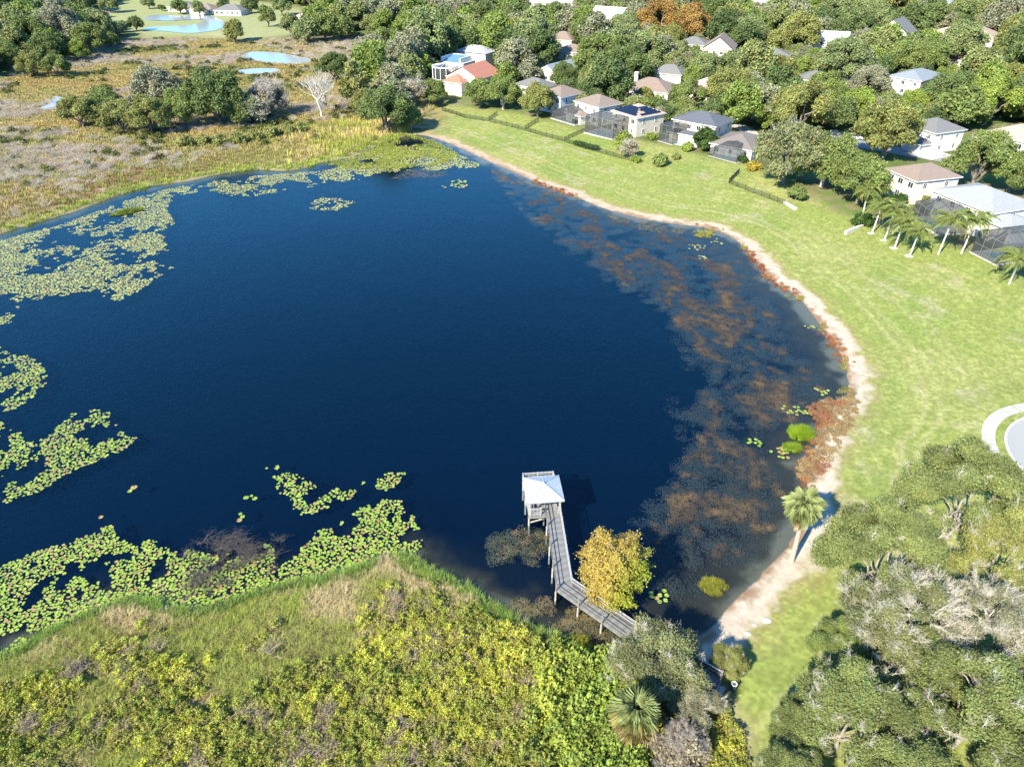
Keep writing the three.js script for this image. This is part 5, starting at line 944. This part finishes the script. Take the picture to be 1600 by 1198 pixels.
    const src = []; for (let k = 0; k < n; k++) { const a = g() * 6.28, d = Math.sqrt(g()) * r, x = Math.cos(a) * d, z = Math.sin(a) * d * (i === 4 ? 0.35 : 0.8), hh = h * (1 - 0.55 * d / r) * g.r(0.6, 1.35), tn = g.r(0.6, 1.3); for (let q = 0; q < 22; q++) { const u = g() * 6.28, e = 0.28 * g(), px = x + Math.cos(u) * e, pz = z + Math.sin(u) * e, o = hh * 0.5 * g.r(0.3, 1), w = i === 4 ? 0.05 : 0.018, c = tn * (0.8 + 0.4 * g()); b.col = [c * g.r(0.9, 1.15), c, c * 0.9]; b.tri([px - w, 0, pz], [px + w, 0, pz], [px + Math.cos(u) * o, hh * g.r(0.7, 1.1), pz + Math.sin(u) * o]); } }
    const m = M.blade_toned.clone(); m.name = 'hummock_grass_' + i; m.color.setRGB(...[[0.24, 0.36, 0.025], [0.23, 0.34, 0.03], [0.30, 0.31, 0.05], [0.27, 0.27, 0.045], [0.24, 0.29, 0.05], [0.33, 0.32, 0.06]][i]);
    put(b.geo(), 'blades', m, t);
  });
}

// ---------------------------------------------------------------- the gazebo and the boardwalk
const woodTex = dataTex(256, 256, (i, j, o) => { const u = i / 256, v = j / 256, q = 0.74 + 0.2 * tnoise(u, v * 0.15, 8, 4) + 0.14 * tfbm(u, v, 16, 9, 3); o[0] = o[1] = o[2] = q; }, true);
woodTex.repeat.set(1, 0.5);
const metalTex = dataTex(256, 256, (i, j, o) => { const u = i / 256, v = j / 256; o[0] = o[1] = o[2] = 0.84 + 0.16 * tfbm(u, v, 3, 2, 4); }, true); metalTex.repeat.set(0.3, 0.3);
const plank = [0.235, 0.265, 0.215, 0.29].map((k, i) => mat('plank_' + i, [k * 1.02, k, k * 0.98], 0.9, { map: woodTex }));
mat('grey_wood', [0.34, 0.315, 0.29], 0.9, { map: woodTex }); mat('pale_wood', [0.52, 0.47, 0.41], 0.9, { map: woodTex }); mat('dark_rail', [0.085, 0.085, 0.09], 0.8); mat('roof_metal', [0.58, 0.62, 0.65], 0.42, { metalness: 0.25, map: metalTex });
mat('light_rail', [0.50, 0.49, 0.49], 0.8, { map: woodTex });
{
  const cx = 3.6, cz = -61.35, turn = 0.10, g = thing('gazebo', 'square gazebo with a pale metal roof standing on piles in the lake', 'gazebo', cx, 0, cz, turn), Y = 1.55, S = 3.5, N = 6.2;   // deck runs from z = +1.75 to -4.3
  const zF = S / 2 + 0.1, zB = -S / 2 - 2.7;
  { const shared = [0, 1, 2].map((k) => new MB().box(0, -0.045, 0, S + 0.3, 0.045, 0.138).geo()); for (let i = 0, z = zF; z > zB; z -= 0.145, i++) { const o = put(shared[i % 3], 'deck_board', plank[(i * 7) % 4], g); o.position.set(((i * 37) % 5 - 2) * 0.006, Y + ((i * 13) % 3) * 0.002, z); } }
  const beams = new MB(); for (const x of [-S / 2, 0, S / 2]) beams.box(x, Y - 0.26, (zF + zB) / 2, 0.07, 0.2, zF - zB - 0.1); for (const z of [zF - 0.1, -0.3, -2.2, zB + 0.1]) beams.box(0, Y - 0.47, z, S + 0.4, 0.2, 0.1); put(beams.geo(), 'joists', M.grey_wood, g);
  for (const z of [zF - 0.2, -S / 2 - 0.05, zB + 0.16]) for (const x of [-S / 2 - 0.04, S / 2 + 0.04]) put(new MB().tube([x, -1.9, z], [x, Y - 0.05, z], 0.13, 0.12, 9).geo(), 'pile', M.pale_wood, g);
  for (const x of [-S / 2 + 0.1, S / 2 - 0.1]) put(new MB().beam([x, 0.35, zF - 0.2], [x * -0.15 + (x < 0 ? -0.5 : 0.5), 0.75, zF - 0.2], 0.05, 0.2).geo(), 'brace', M.pale_wood, g);
  const E = Y + 2.35, ov = 2.16, top = E + 0.95;
  for (const x of [-1, 1]) for (const z of [-1, 1]) { const p = new MB().box(x * S / 2, Y, z * S / 2, 0.14, 2.35, 0.14); for (const [dx, dz] of [[-x, 0], [0, -z]]) p.beam([x * S / 2, E - 0.55, z * S / 2], [x * S / 2 + dx * 0.5, E - 0.06, z * S / 2 + dz * 0.5], 0.08, 0.08); put(p.geo(), 'post', M.pale_wood, g); }
  const pl = new MB(); for (const s of [-1, 1]) pl.box(0, E - 0.18, s * S / 2, S + 0.2, 0.2, 0.1).box(s * S / 2, E - 0.18, 0, 0.1, 0.2, S - 0.1); put(pl.geo(), 'roof_beams', M.pale_wood, g);
  const C = [[-ov, E, ov], [ov, E, ov], [ov, E, -ov], [-ov, E, -ov]];
  for (let i = 0; i < 4; i++) { // four roof slopes of standing seam sheet
    const a = C[i], b = C[(i + 1) % 4], f = new MB(), n = 11, L = (p, q, t) => [mix(p[0], q[0], t), mix(p[1], q[1], t), mix(p[2], q[2], t)], T = [0, top, 0];
    f.poly([a, b, T]);
    for (let k = 1; k < n; k++) { const t = k / n, p = L(a, b, t), m = 1 - Math.abs(2 * t - 1), q = L(L(a, b, 0.5), T, 1), e = t < 0.5 ? L(a, T, m) : L(b, T, m), h = L(p, e, 0.98); f.beam([p[0], p[1] + 0.02, p[2]], [h[0], h[1] + 0.02, h[2]], 0.028, 0.045); }
    f.beam([a[0], a[1] - 0.07, a[2]], [b[0], b[1] - 0.07, b[2]], 0.04, 0.15);
    put(f.geo(), 'roof_slope', M.roof_metal, g);
    put(new MB().beam([a[0], a[1] + 0.04, a[2]], [0, top + 0.05, 0], 0.13, 0.05).geo(), 'hip_cap', M.roof_metal, g);
  }
  put(new MB().box(0, top + 0.02, 0, 0.22, 0.12, 0.22).geo(), 'roof_cap', M.roof_metal, g);
  const rail = (name, p, q, n) => { const b = new MB(); b.beam([p[0], Y + 1.05, p[1]], [q[0], Y + 1.05, q[1]], 0.15, 0.045); for (const y of [0.2, 0.5, 0.8]) b.beam([p[0], Y + y, p[1]], [q[0], Y + y, q[1]], 0.04, 0.09); for (let k = 0; k <= n; k++) { const t = k / n; b.box(mix(p[0], q[0], t), Y - 0.2, mix(p[1], q[1], t), 0.1, 1.36, 0.1); } put(b.geo(), name, M.light_rail, g); };
  rail('railing', [-S / 2 - 0.1, zB + 0.1], [S / 2 + 0.1, zB + 0.1], 2); rail('railing', [-S / 2 - 0.1, zB + 0.25], [-S / 2 - 0.1, -S / 2 - 0.2], 2); rail('railing', [S / 2 + 0.1, zB + 0.25], [S / 2 + 0.1, -S / 2 - 0.2], 2);
  rail('railing', [-S / 2 - 0.1, -S / 2 + 0.2], [-S / 2 - 0.1, S / 2 - 0.2], 2); rail('railing', [S / 2 + 0.1, -S / 2 + 0.2], [S / 2 + 0.1, S / 2 - 0.2], 2); rail('railing', [-S / 2 + 0.1, zF - 0.05], [-0.45, zF - 0.05], 1); rail('railing', [1.55, zF - 0.05], [S / 2 + 0.05, zF - 0.05], 1);
  for (const x of [-1, 1]) put(new MB().box(x * 1.35, Y + 0.42, -0.1, 0.45, 0.05, 2.6).box(x * 1.35, Y, -1.2, 0.36, 0.42, 0.09).box(x * 1.35, Y, 1.0, 0.36, 0.42, 0.09).geo(), 'bench', M.grey_wood, g);
  put(new MB().box(0, Y + 0.42, zB + 0.55, 2.4, 0.05, 0.4).box(-0.9, Y, zB + 0.55, 0.09, 0.42, 0.3).box(0.9, Y, zB + 0.55, 0.09, 0.42, 0.3).geo(), 'bench', M.grey_wood, g);
}
{
  const Y = 1.5, W = 1.6, path = [[4.65, -60.99], [5.35, -49.05], [11.49, -43.32], [18.52, -38.00]], g = thing('boardwalk', 'grey plank boardwalk bending from the shore to the gazebo', 'boardwalk', path[1][0], 0, path[1][1]);
  const o = (p) => [p[0] - path[1][0], p[1] - path[1][1]];
  const side = path.map((p, i) => { const a = path[Math.max(0, i - 1)], b = path[Math.min(path.length - 1, i + 1)], n = (u, v) => { const l = Math.hypot(v[0] - u[0], v[1] - u[1]); return [-(v[1] - u[1]) / l, (v[0] - u[0]) / l]; }; if (i === 0 || i === path.length - 1) return n(a, b); const m = n(a, p), k = n(p, b), s = [m[0] + k[0], m[1] + k[1]], l = Math.hypot(...s), d = (s[0] / l) * m[0] + (s[1] / l) * m[1]; return [s[0] / l / d, s[1] / l / d]; });
  const E = (i, s, off = 0) => { const p = o(path[i]), n = side[i]; return [p[0] + n[0] * s * (W / 2 + off), p[1] + n[1] * s * (W / 2 + off)]; };
  for (let i = 0; i < 3; i++) {
    const a = E(i, 1), b = E(i + 1, 1), c = E(i, -1), d = E(i + 1, -1), l = Math.hypot(path[i + 1][0] - path[i][0], path[i + 1][1] - path[i][1]), n = Math.round(l / 0.145), lp = (p, q, t) => [mix(p[0], q[0], t), mix(p[1], q[1], t)];
    for (let k = 0; k < n; k++) { const t0 = k / n, t1 = (k + 0.94) / n, y = Y + ((k * 29) % 5) * 0.0016, A = lp(a, b, t0), B = lp(a, b, t1), C = lp(c, d, t0), D = lp(c, d, t1), P = (p, h) => [p[0], h, p[1]]; put(new MB().hexa(P(A, y - 0.04), P(B, y - 0.04), P(D, y - 0.04), P(C, y - 0.04), P(A, y), P(B, y), P(D, y), P(C, y)).geo(), 'deck_board', plank[(k * 5 + i + ((k * k) % 3)) % 4], g); }
    const jo = new MB(); for (const s of [-0.85, 0.85]) { const p = E(i, s), q = E(i + 1, s); jo.beam([p[0], Y - 0.16, p[1]], [q[0], Y - 0.16, q[1]], 0.08, 0.22); } put(jo.geo(), 'joists', M.grey_wood, g);
    const m = Math.max(2, Math.round(l / 2.7));
    for (const s of [-1, 1]) {
      const dark = i > 0 && s === -1;
      for (let k = i === 0 ? 0 : 0; k <= (i === 2 ? m : m - 1); k++) { const p = lp(E(i, s, 0.06), E(i + 1, s, 0.06), k / m); put(new MB().tube([p[0], -1.5, p[1]], [p[0], Y - 0.05, p[1]], 0.1, 0.1, 8).geo(), 'pile', M.pale_wood, g); put(new MB().box(p[0], Y - 0.3, p[1], 0.11, 1.38, 0.11).box(p[0], Y + 1.08, p[1], 0.15, 0.05, 0.15).geo(), 'rail_post', M.grey_wood, g); }
      for (let k = 0; k < m; k++) {
        const p = lp(E(i, s, 0.02), E(i + 1, s, 0.02), k / m), q = lp(E(i, s, 0.02), E(i + 1, s, 0.02), (k + 1) / m), r = new MB(); r.beam([p[0], Y + 1.02, p[1]], [q[0], Y + 1.02, q[1]], s > 0 ? 0.06 : 0.15, 0.04); r.beam([p[0], Y + 0.55, p[1]], [q[0], Y + 0.55, q[1]], 0.04, 0.09); if (i === 0 && s < 0) r.beam([p[0], Y + 0.2, p[1]], [q[0], Y + 0.2, q[1]], 0.04, 0.09);
        put(r.geo(), 'rail', s > 0 ? M.dark_rail : M.light_rail, g);
        if (dark) put(new MB().quad([p[0], Y + 0.08, p[1]], [q[0], Y + 0.08, q[1]], [q[0], Y + 0.98, q[1]], [p[0], Y + 0.98, p[1]]).geo(), 'mesh_panel', M.dark_rail, g);
      }
      for (let k = 1; k < m; k += 1) { const p = lp(E(i, 1), E(i + 1, 1), k / m), q = lp(E(i, -1), E(i + 1, -1), k / m); if (s > 0) put(new MB().beam([p[0], Y - 0.42, p[1]], [q[0], Y - 0.42, q[1]], 0.06, 0.2).geo(), 'cross_beam', M.pale_wood, g); }
    }
  }
}
// the bin, bench and rail where the boardwalk comes ashore
mat('bin_body', [0.10, 0.10, 0.10], 0.7); mat('bin_lid', [0.62, 0.64, 0.66], 0.5); mat('bench_slat', [0.42, 0.43, 0.46], 0.7);
{
  const [x, z] = [20.22, -38.29], y = heightAt(x, z), t = thing('litter_bin', 'round litter bin with a pale ring lid under the tree at the boardwalk entrance', 'litter bin', x, y, z);
  put(new THREE.CylinderGeometry(0.29, 0.26, 0.85, 16).translate(0, 0.43, 0), 'body', M.bin_body, t); put(new THREE.TorusGeometry(0.24, 0.06, 8, 18).rotateX(Math.PI / 2).translate(0, 0.9, 0), 'lid_ring', M.bin_lid, t);
  const [u, w] = [18.83, -37.72], b = thing('park_bench', 'grey slatted bench in the shade beside the litter bin', 'bench', u, heightAt(u, w), w, 0.9);
  for (let i = 0; i < 4; i++) put(new MB().box(0, 0.44, -0.2 + i * 0.13, 1.6, 0.035, 0.11).geo(), 'slat', M.bench_slat, b);
  for (let i = 0; i < 3; i++) put(new MB().box(0, 0.56 + i * 0.14, -0.3 - i * 0.02, 1.6, 0.11, 0.035).geo(), 'slat', M.bench_slat, b);
  for (const s of [-1, 1]) put(new MB().box(s * 0.65, 0, 0.15, 0.06, 0.44, 0.06).box(s * 0.65, 0, -0.26, 0.06, 0.95, 0.06).box(s * 0.65, 0.38, -0.05, 0.05, 0.06, 0.44).geo(), 'leg', M.bin_body, b);
  const rk = mat('pale_rock', [0.48, 0.45, 0.40], 0.95), names = ['pale stone on the grass near the dark shade, largest and furthest right of three', 'small pale stone on the grass, middle of three', 'pale stone on the grass, nearest the shade of three'];
  [[[25.56, -45.87], 0.38], [[24.27, -45.41], 0.2], [[23.28, -44.36], 0.28]].forEach(([p, r], i) => { const q = new THREE.IcosahedronGeometry(r, 2), a = q.attributes.position; for (let k = 0; k < a.count; k++) { const f = 0.8 + 0.4 * fbm(a.getX(k) * 3 + i * 9, a.getZ(k) * 3 + a.getY(k) * 2, 66, 2); a.setXYZ(k, a.getX(k) * f * 1.3, a.getY(k) * f * 0.35, a.getZ(k) * f); } q.computeVertexNormals(); const o = put(q, 'stone', rk, null, true); o.position.set(p[0], heightAt(...p) + 0.02, p[1]); tag(o, names[i], 'stone'); });
}
// ---------------------------------------------------------------- the turning circle: pavement slabs, verge, kerb and road
{
  const [cx, cz] = CIRCLE, y = 1.45, a0 = Math.PI * 0.40, a1 = Math.PI * 1.62, P = (a, r, h) => [Math.cos(a) * r, h, -Math.sin(a) * r], r0 = 11.9, r1 = 13.5;
  const wk = new THREE.Group(); wk.name = 'pavement'; wk.position.set(cx, y, cz); scene.add(wk); tag(wk, 'pale concrete pavement curving round the turning circle', null, null, 'structure');
  const n = 25, tones = [0.50, 0.455, 0.53, 0.48].map((k, i) => mat('slab_' + i, [k, k * 0.975, k * 0.93], 0.92, { map: wallTex }));
  const sl = new MB(), da = (a1 - a0) / n, g = 0.012, h = 0.11;
  for (let k = 0; k < 5; k++) { const u = g + (da - 2 * g) * (k / 5), v = g + (da - 2 * g) * ((k + 1) / 5); sl.hexa(P(u, r0, -0.1), P(v, r0, -0.1), P(v, r1, -0.1), P(u, r1, -0.1), P(u, r0, h), P(v, r0, h), P(v, r1, h), P(u, r1, h)); }
  const sg = sl.geo(); for (let i = 0; i < n; i++) { const o = put(sg, 'slab', tones[(i * 7 + (i % 3)) % 4], wk); o.rotation.y = a0 + i * da; o.position.y = ((i * 5) % 4) * 0.006; }
  const kb = new MB(); for (let k = 0; k < 60; k++) { const u = mix(a0, a1, k / 60), v = mix(a0, a1, (k + 1) / 60); kb.hexa(P(u, 10.55, -0.1), P(v, 10.55, -0.1), P(v, 10.85, -0.1), P(u, 10.85, -0.1), P(u, 10.55, 0.13), P(v, 10.55, 0.13), P(v, 10.85, 0.13), P(u, 10.85, 0.13)); }
  const k = put(kb.geo(), 'kerb', M.slab_2, null, true); k.position.set(cx, y, cz); tag(k, 'concrete kerb round the turning circle', null, null, 'structure');
  const rd = put(new THREE.CircleGeometry(10.55, 64).rotateX(-Math.PI / 2), 'road', mat('pale_road', [0.37, 0.36, 0.345], 0.95, { map: wallTex }), null, true); rd.position.set(cx, y + 0.03, cz); tag(rd, 'pale road surface of the turning circle', null, null, 'structure');
}
function ribbon(name, pts, w, m, label, lift = 0.07) {
  const c = new THREE.CatmullRomCurve3(pts.map((p) => V(p[0], 0, p[1]))), n = Math.max(8, Math.round(c.getLength() / 2)), q = c.getSpacedPoints(n), b = new MB();
  const S = q.map((p, i) => { const t = q[Math.min(n, i + 1)].clone().sub(q[Math.max(0, i - 1)]).normalize(); const e = (s) => { const x = p.x - t.z * s * w / 2, z = p.z + t.x * s * w / 2; return [x, heightAt(x, z) + lift, z]; }; return [e(1), e(0), e(-1)]; });
  for (let i = 0; i < n; i++) for (let k = 0; k < 2; k++) b.quad(S[i][k], S[i + 1][k], S[i + 1][k + 1], S[i][k + 1]);
  return tag(b.build(name, m), label, null, null, 'structure');
}
ribbon('road', [[79.7, -274.9], [81.9, -242.1], [88.9, -225.5], [99.7, -212.8], [109.4, -204.9], [119.6, -196.4]], 8, M.road, 'street behind the house row');
ribbon('driveway', [[6.3, -343.8], [11.1, -331.7], [15.0, -320.4]], 10, M.concrete, 'pale concrete drive behind the red roofed house');
ribbon('driveway', [[71.2, -233.1], [72.6, -227.0], [73.1, -219.7]], 5, M.concrete, 'drive beside the slate roofed house', 0.09);
ribbon('driveway', [[49.8, -250.7], [53.7, -246.3], [55.6, -242.9]], 5, M.concrete, 'drive between the solar roof and the slate roof', 0.09);
ribbon('driveway', [[113.2, -197.6], [118.5, -200.6], [121.8, -202.4]], 5.5, M.concrete, 'drive of the two storey white house across the street', 0.09);
ribbon('road', [[197.5, -323.2], [220.9, -350.1], [252.5, -389.0]], 9, M.road, 'street at the upper right');
// ---------------------------------------------------------------- fences and garden walls
{
  const G = new MB(), w = 2.4; G.beam([0, 1.15, 0], [w, 1.15, 0], 0.035).beam([0, 0.18, 0], [w, 0.18, 0], 0.035).beam([0, 0.98, 0], [w, 0.98, 0], 0.03); for (let x = 0.12; x < w; x += 0.12) G.beam([x, 0.08, 0], [x, 1.25, 0], 0.022); const panel = G.geo(), post = new MB().box(0, -0.2, 0, 0.07, 1.6, 0.07).box(0, 1.4, 0, 0.1, 0.05, 0.1).geo();
  const fence = (label, pts) => {
    const [x, z] = pts[0], t = thing('metal_fence', label, 'fence', x, 0, z);
    for (let i = 0; i < pts.length - 1; i++) { const [ax, az] = pts[i], [bx, bz] = pts[i + 1], l = Math.hypot(bx - ax, bz - az), n = Math.max(1, Math.round(l / w)), a = Math.atan2(-(bz - az), bx - ax); for (let k = 0; k < n; k++) { const u = k / n, px = mix(ax, bx, u), pz = mix(az, bz, u), y = heightAt(px, pz), y2 = heightAt(mix(ax, bx, (k + 1) / n), mix(az, bz, (k + 1) / n)), o = put(panel, 'panel', M.black_metal, t); o.position.set(px - x, y, pz - z); o.rotation.set(0, a, Math.atan2(y2 - y, l / n)); o.scale.x = l / n / w; const q = put(post, 'post', M.black_metal, t); q.position.set(px - x, y, pz - z); q.rotation.y = a; } }
  };
  fence('black metal fence along the far edge of the lawn, below the red roof', [[-24.3, -257.1], [-15.9, -245.5], [-7.7, -240.4]]);
  fence('black metal fence along the lawn below the round olive oak', [[-7.3, -240.0], [3.8, -229.3]]);
  fence('black metal fence along the lawn below the domed pool cage', [[4.0, -228.9], [15.4, -216.2]]);
  fence('black metal fence along the lawn below the solar roofed house', [[15.6, -215.8], [21.3, -208.8], [28.3, -200.6], [32.5, -196.4]]);
  fence('short black fence running up the lawn from the fence to the oaks', [[-7.7, -241.2], [-4.9, -248.1]]); fence('short black fence running up to the round olive oak', [[4.0, -230.0], [8.7, -238.8]]); fence('short black fence running up to the solar roofed house', [[15.7, -216.9], [22.5, -225.5]]);
  fence('black fence corner on the lawn before the grey green oak', [[59.5, -185.2], [55.0, -177.9], [59.3, -170.7], [64.6, -163.0]]);
  const hedge = (label, p, l, d, h, deg) => { const t = thing('clipped_hedge', label, 'hedge', p[0], heightAt(...p), p[1], deg * Math.PI / 180), r = RNG(Math.round(p[0] * 9)), b = new MB(); b.c = []; for (let i = 0; i < 500; i++) { const q = [r.r(-l / 2, l / 2), h * Math.pow(r(), 0.5), r.r(-d / 2, d / 2)]; leaves(b, r, q, [0, 0.8, 0.3], 6, 0.14, 0.22, [1, 1, 1].map(() => r.r(0.85, 1.15)), 0.4); } put(b.geo(), 'foliage', M.leaf_deepgreen, t); };
  hedge('boxy dark hedge at the lawn fence, left one of two', [19.8, -211.4], 3.6, 1.4, 1.2, -40); hedge('boxy dark hedge at the lawn fence, right one of two', [23.1, -208.1], 4.2, 1.4, 1.2, -40); hedge('small dark hedge at the corner of the domed pool cage', [20.5, -234.7], 2.4, 1, 1, -40);
  const wall = (name, label, a, b, h, m, th = 0.22, cat = 'wall') => { const l = Math.hypot(b[0] - a[0], b[1] - a[1]), t = thing(name, label, cat, a[0], heightAt(...a), a[1], Math.atan2(-(b[1] - a[1]), b[0] - a[0])), n = Math.max(1, Math.round(l / 2.4)); for (let i = 0; i < n; i++) put(new MB().box((i + 0.5) * l / n, -0.3, 0, l / n - 0.03, h + 0.3, th).geo(), 'panel', m, t); put(new MB().box(l / 2, h + 0.003, 0, l + 0.1, 0.06, th + 0.1).geo(), 'coping', m, t); };
  wall('garden_wall', 'low pale garden wall running to the first feather palm', [71.8, -144.9], [80.6, -151.6], 0.7, M.wall_white, 0.5);
  wall('garden_wall', 'short pale kerb wall at the end of the lawn fence', [64.8, -164.3], [66.1, -159.6], 0.35, M.wall_white, 0.6);
  wall('timber_fence', 'orange timber fence behind the two brown roofed houses', [32.8, -283.5], [40.5, -268.7], 1.8, M.orange_fence, 0.12, 'fence'); wall('timber_fence', 'orange timber fence left of the arched porch', [40.9, -268.7], [48.6, -277.0], 1.8, M.orange_fence, 0.12, 'fence'); wall('garden_wall', 'dark red garden wall under the big oak behind the brown roofs', [34.4, -294.9], [52.1, -304.7], 2, M.brick_red);
  wall('garden_wall', 'white garden wall beneath the spreading grey green oak', [0.0, -350.1], [14.9, -343.8], 2, M.wall_white);
  for (const [p, r, i] of [[[77.1, -144.9], 0.7, 0], [[78.1, -141.0], 0.65, 1], [[78.4, -136.9], 0.8, 2], [[79.6, -132.8], 0.85, 3]]) { const b = new MB(), g = RNG(i + 5), Q = []; for (let k = 0; k < 18; k++) { const a = k / 18 * 6.283, q = r * g.r(0.75, 1.1); Q.push([Math.cos(a) * q * 1.2, 0.02, Math.sin(a) * q]); } for (let k = 0; k < 18; k++) b.tri([0, 0.12, 0], Q[(k + 1) % 18], Q[k]); const o = put(b.geo(), 'gravel_ring', M.pale_rock, null, true); o.position.set(p[0] + 0.2, heightAt(...p) + 0.03, p[1]); tag(o, ['pale gravel bed at the foot of the first feather palm', 'pale gravel bed at the foot of the second feather palm', 'pale gravel bed at the foot of the third feather palm', 'pale gravel bed at the foot of the fourth feather palm'][i], 'gravel bed'); }
}
// ---------------------------------------------------------------- cars
{
  mat('tyre', [0.03, 0.03, 0.03], 0.9); mat('rim', [0.4, 0.4, 0.42], 0.4, { metalness: 0.7 }); mat('car_glass', [0.02, 0.025, 0.03], 0.08); mat('lamp_glass', [0.7, 0.7, 0.7], 0.2);
  const paint = (n, c) => pmat(n, c, 0.35, { clearcoat: 1, clearcoatRoughness: 0.05 });
  const prof = (pts, w, bevel) => { const s = new THREE.Shape(); pts.forEach(([x, y], i) => (i ? s.lineTo(x, y) : s.moveTo(x, y))); const g = new THREE.ExtrudeGeometry(s, { depth: w - 2 * bevel, bevelEnabled: true, bevelThickness: bevel, bevelSize: bevel, bevelSegments: 2, steps: 1 }); g.translate(0, 0, -(w - 2 * bevel) / 2); return g; };
  const body = prof([[-2.2, 0.3], [2.2, 0.3], [2.28, 0.62], [2.15, 0.86], [1.15, 0.98], [-2.0, 1.02], [-2.25, 0.8]], 1.8, 0.06), cabin = prof([[-1.95, 1.0], [1.05, 1.0], [0.35, 1.46], [-1.5, 1.5]], 1.55, 0.05), roof = prof([[-1.5, 1.52], [0.3, 1.49], [0.2, 1.56], [-1.35, 1.58]], 1.42, 0.03), wheel = new THREE.CylinderGeometry(0.34, 0.34, 0.22, 16).rotateX(Math.PI / 2), rim = new THREE.CylinderGeometry(0.2, 0.2, 0.24, 12).rotateX(Math.PI / 2), lamp = new MB().box(0, 0, 0, 0.06, 0.14, 0.36).geo();
  const car = (label, p, deg, m) => { const t = thing('parked_car', label, 'car', p[0], heightAt(...p) + 0.06, p[1], deg * Math.PI / 180); put(body, 'body', m, t); put(cabin, 'windows', M.car_glass, t); put(roof, 'roof', m, t); for (const x of [-1.4, 1.4]) for (const z of [-0.85, 0.85]) { const o = put(wheel, 'wheel', M.tyre, t); o.position.set(x, 0.34, z); put(rim, 'rim', M.rim, o); } for (const z of [-0.62, 0.62]) put(lamp, 'headlight', M.lamp_glass, t).position.set(2.28, 0.6, z); };
  car('dark blue car parked in the shade below the wide olive oak', [97.9, -220.4], -15, paint('car_navy', [0.02, 0.035, 0.08])); car('silver car parked right of the dark blue car', [102.0, -216.2], -15, paint('car_silver', [0.5, 0.52, 0.54]));
  car('dark blue car at the left of the wide olive oak', [83.6, -238.8], -30, paint('car_blue', [0.04, 0.08, 0.2])); car('white car on the street behind the umber roof', [83.7, -243.8], -30, paint('car_white', [0.75, 0.75, 0.75]));
  car('white car under the oak right of the white trunk', [78.8, -257.1], 60, M.car_white); car('teal car in the drive behind the solar roof', [52.8, -251.6], -40, paint('car_teal', [0.03, 0.30, 0.32])); car('grey car on the pale concrete drive', [9.5, -334.7], 20, paint('car_grey', [0.12, 0.13, 0.14]));
}

renderer.render(scene, camera);
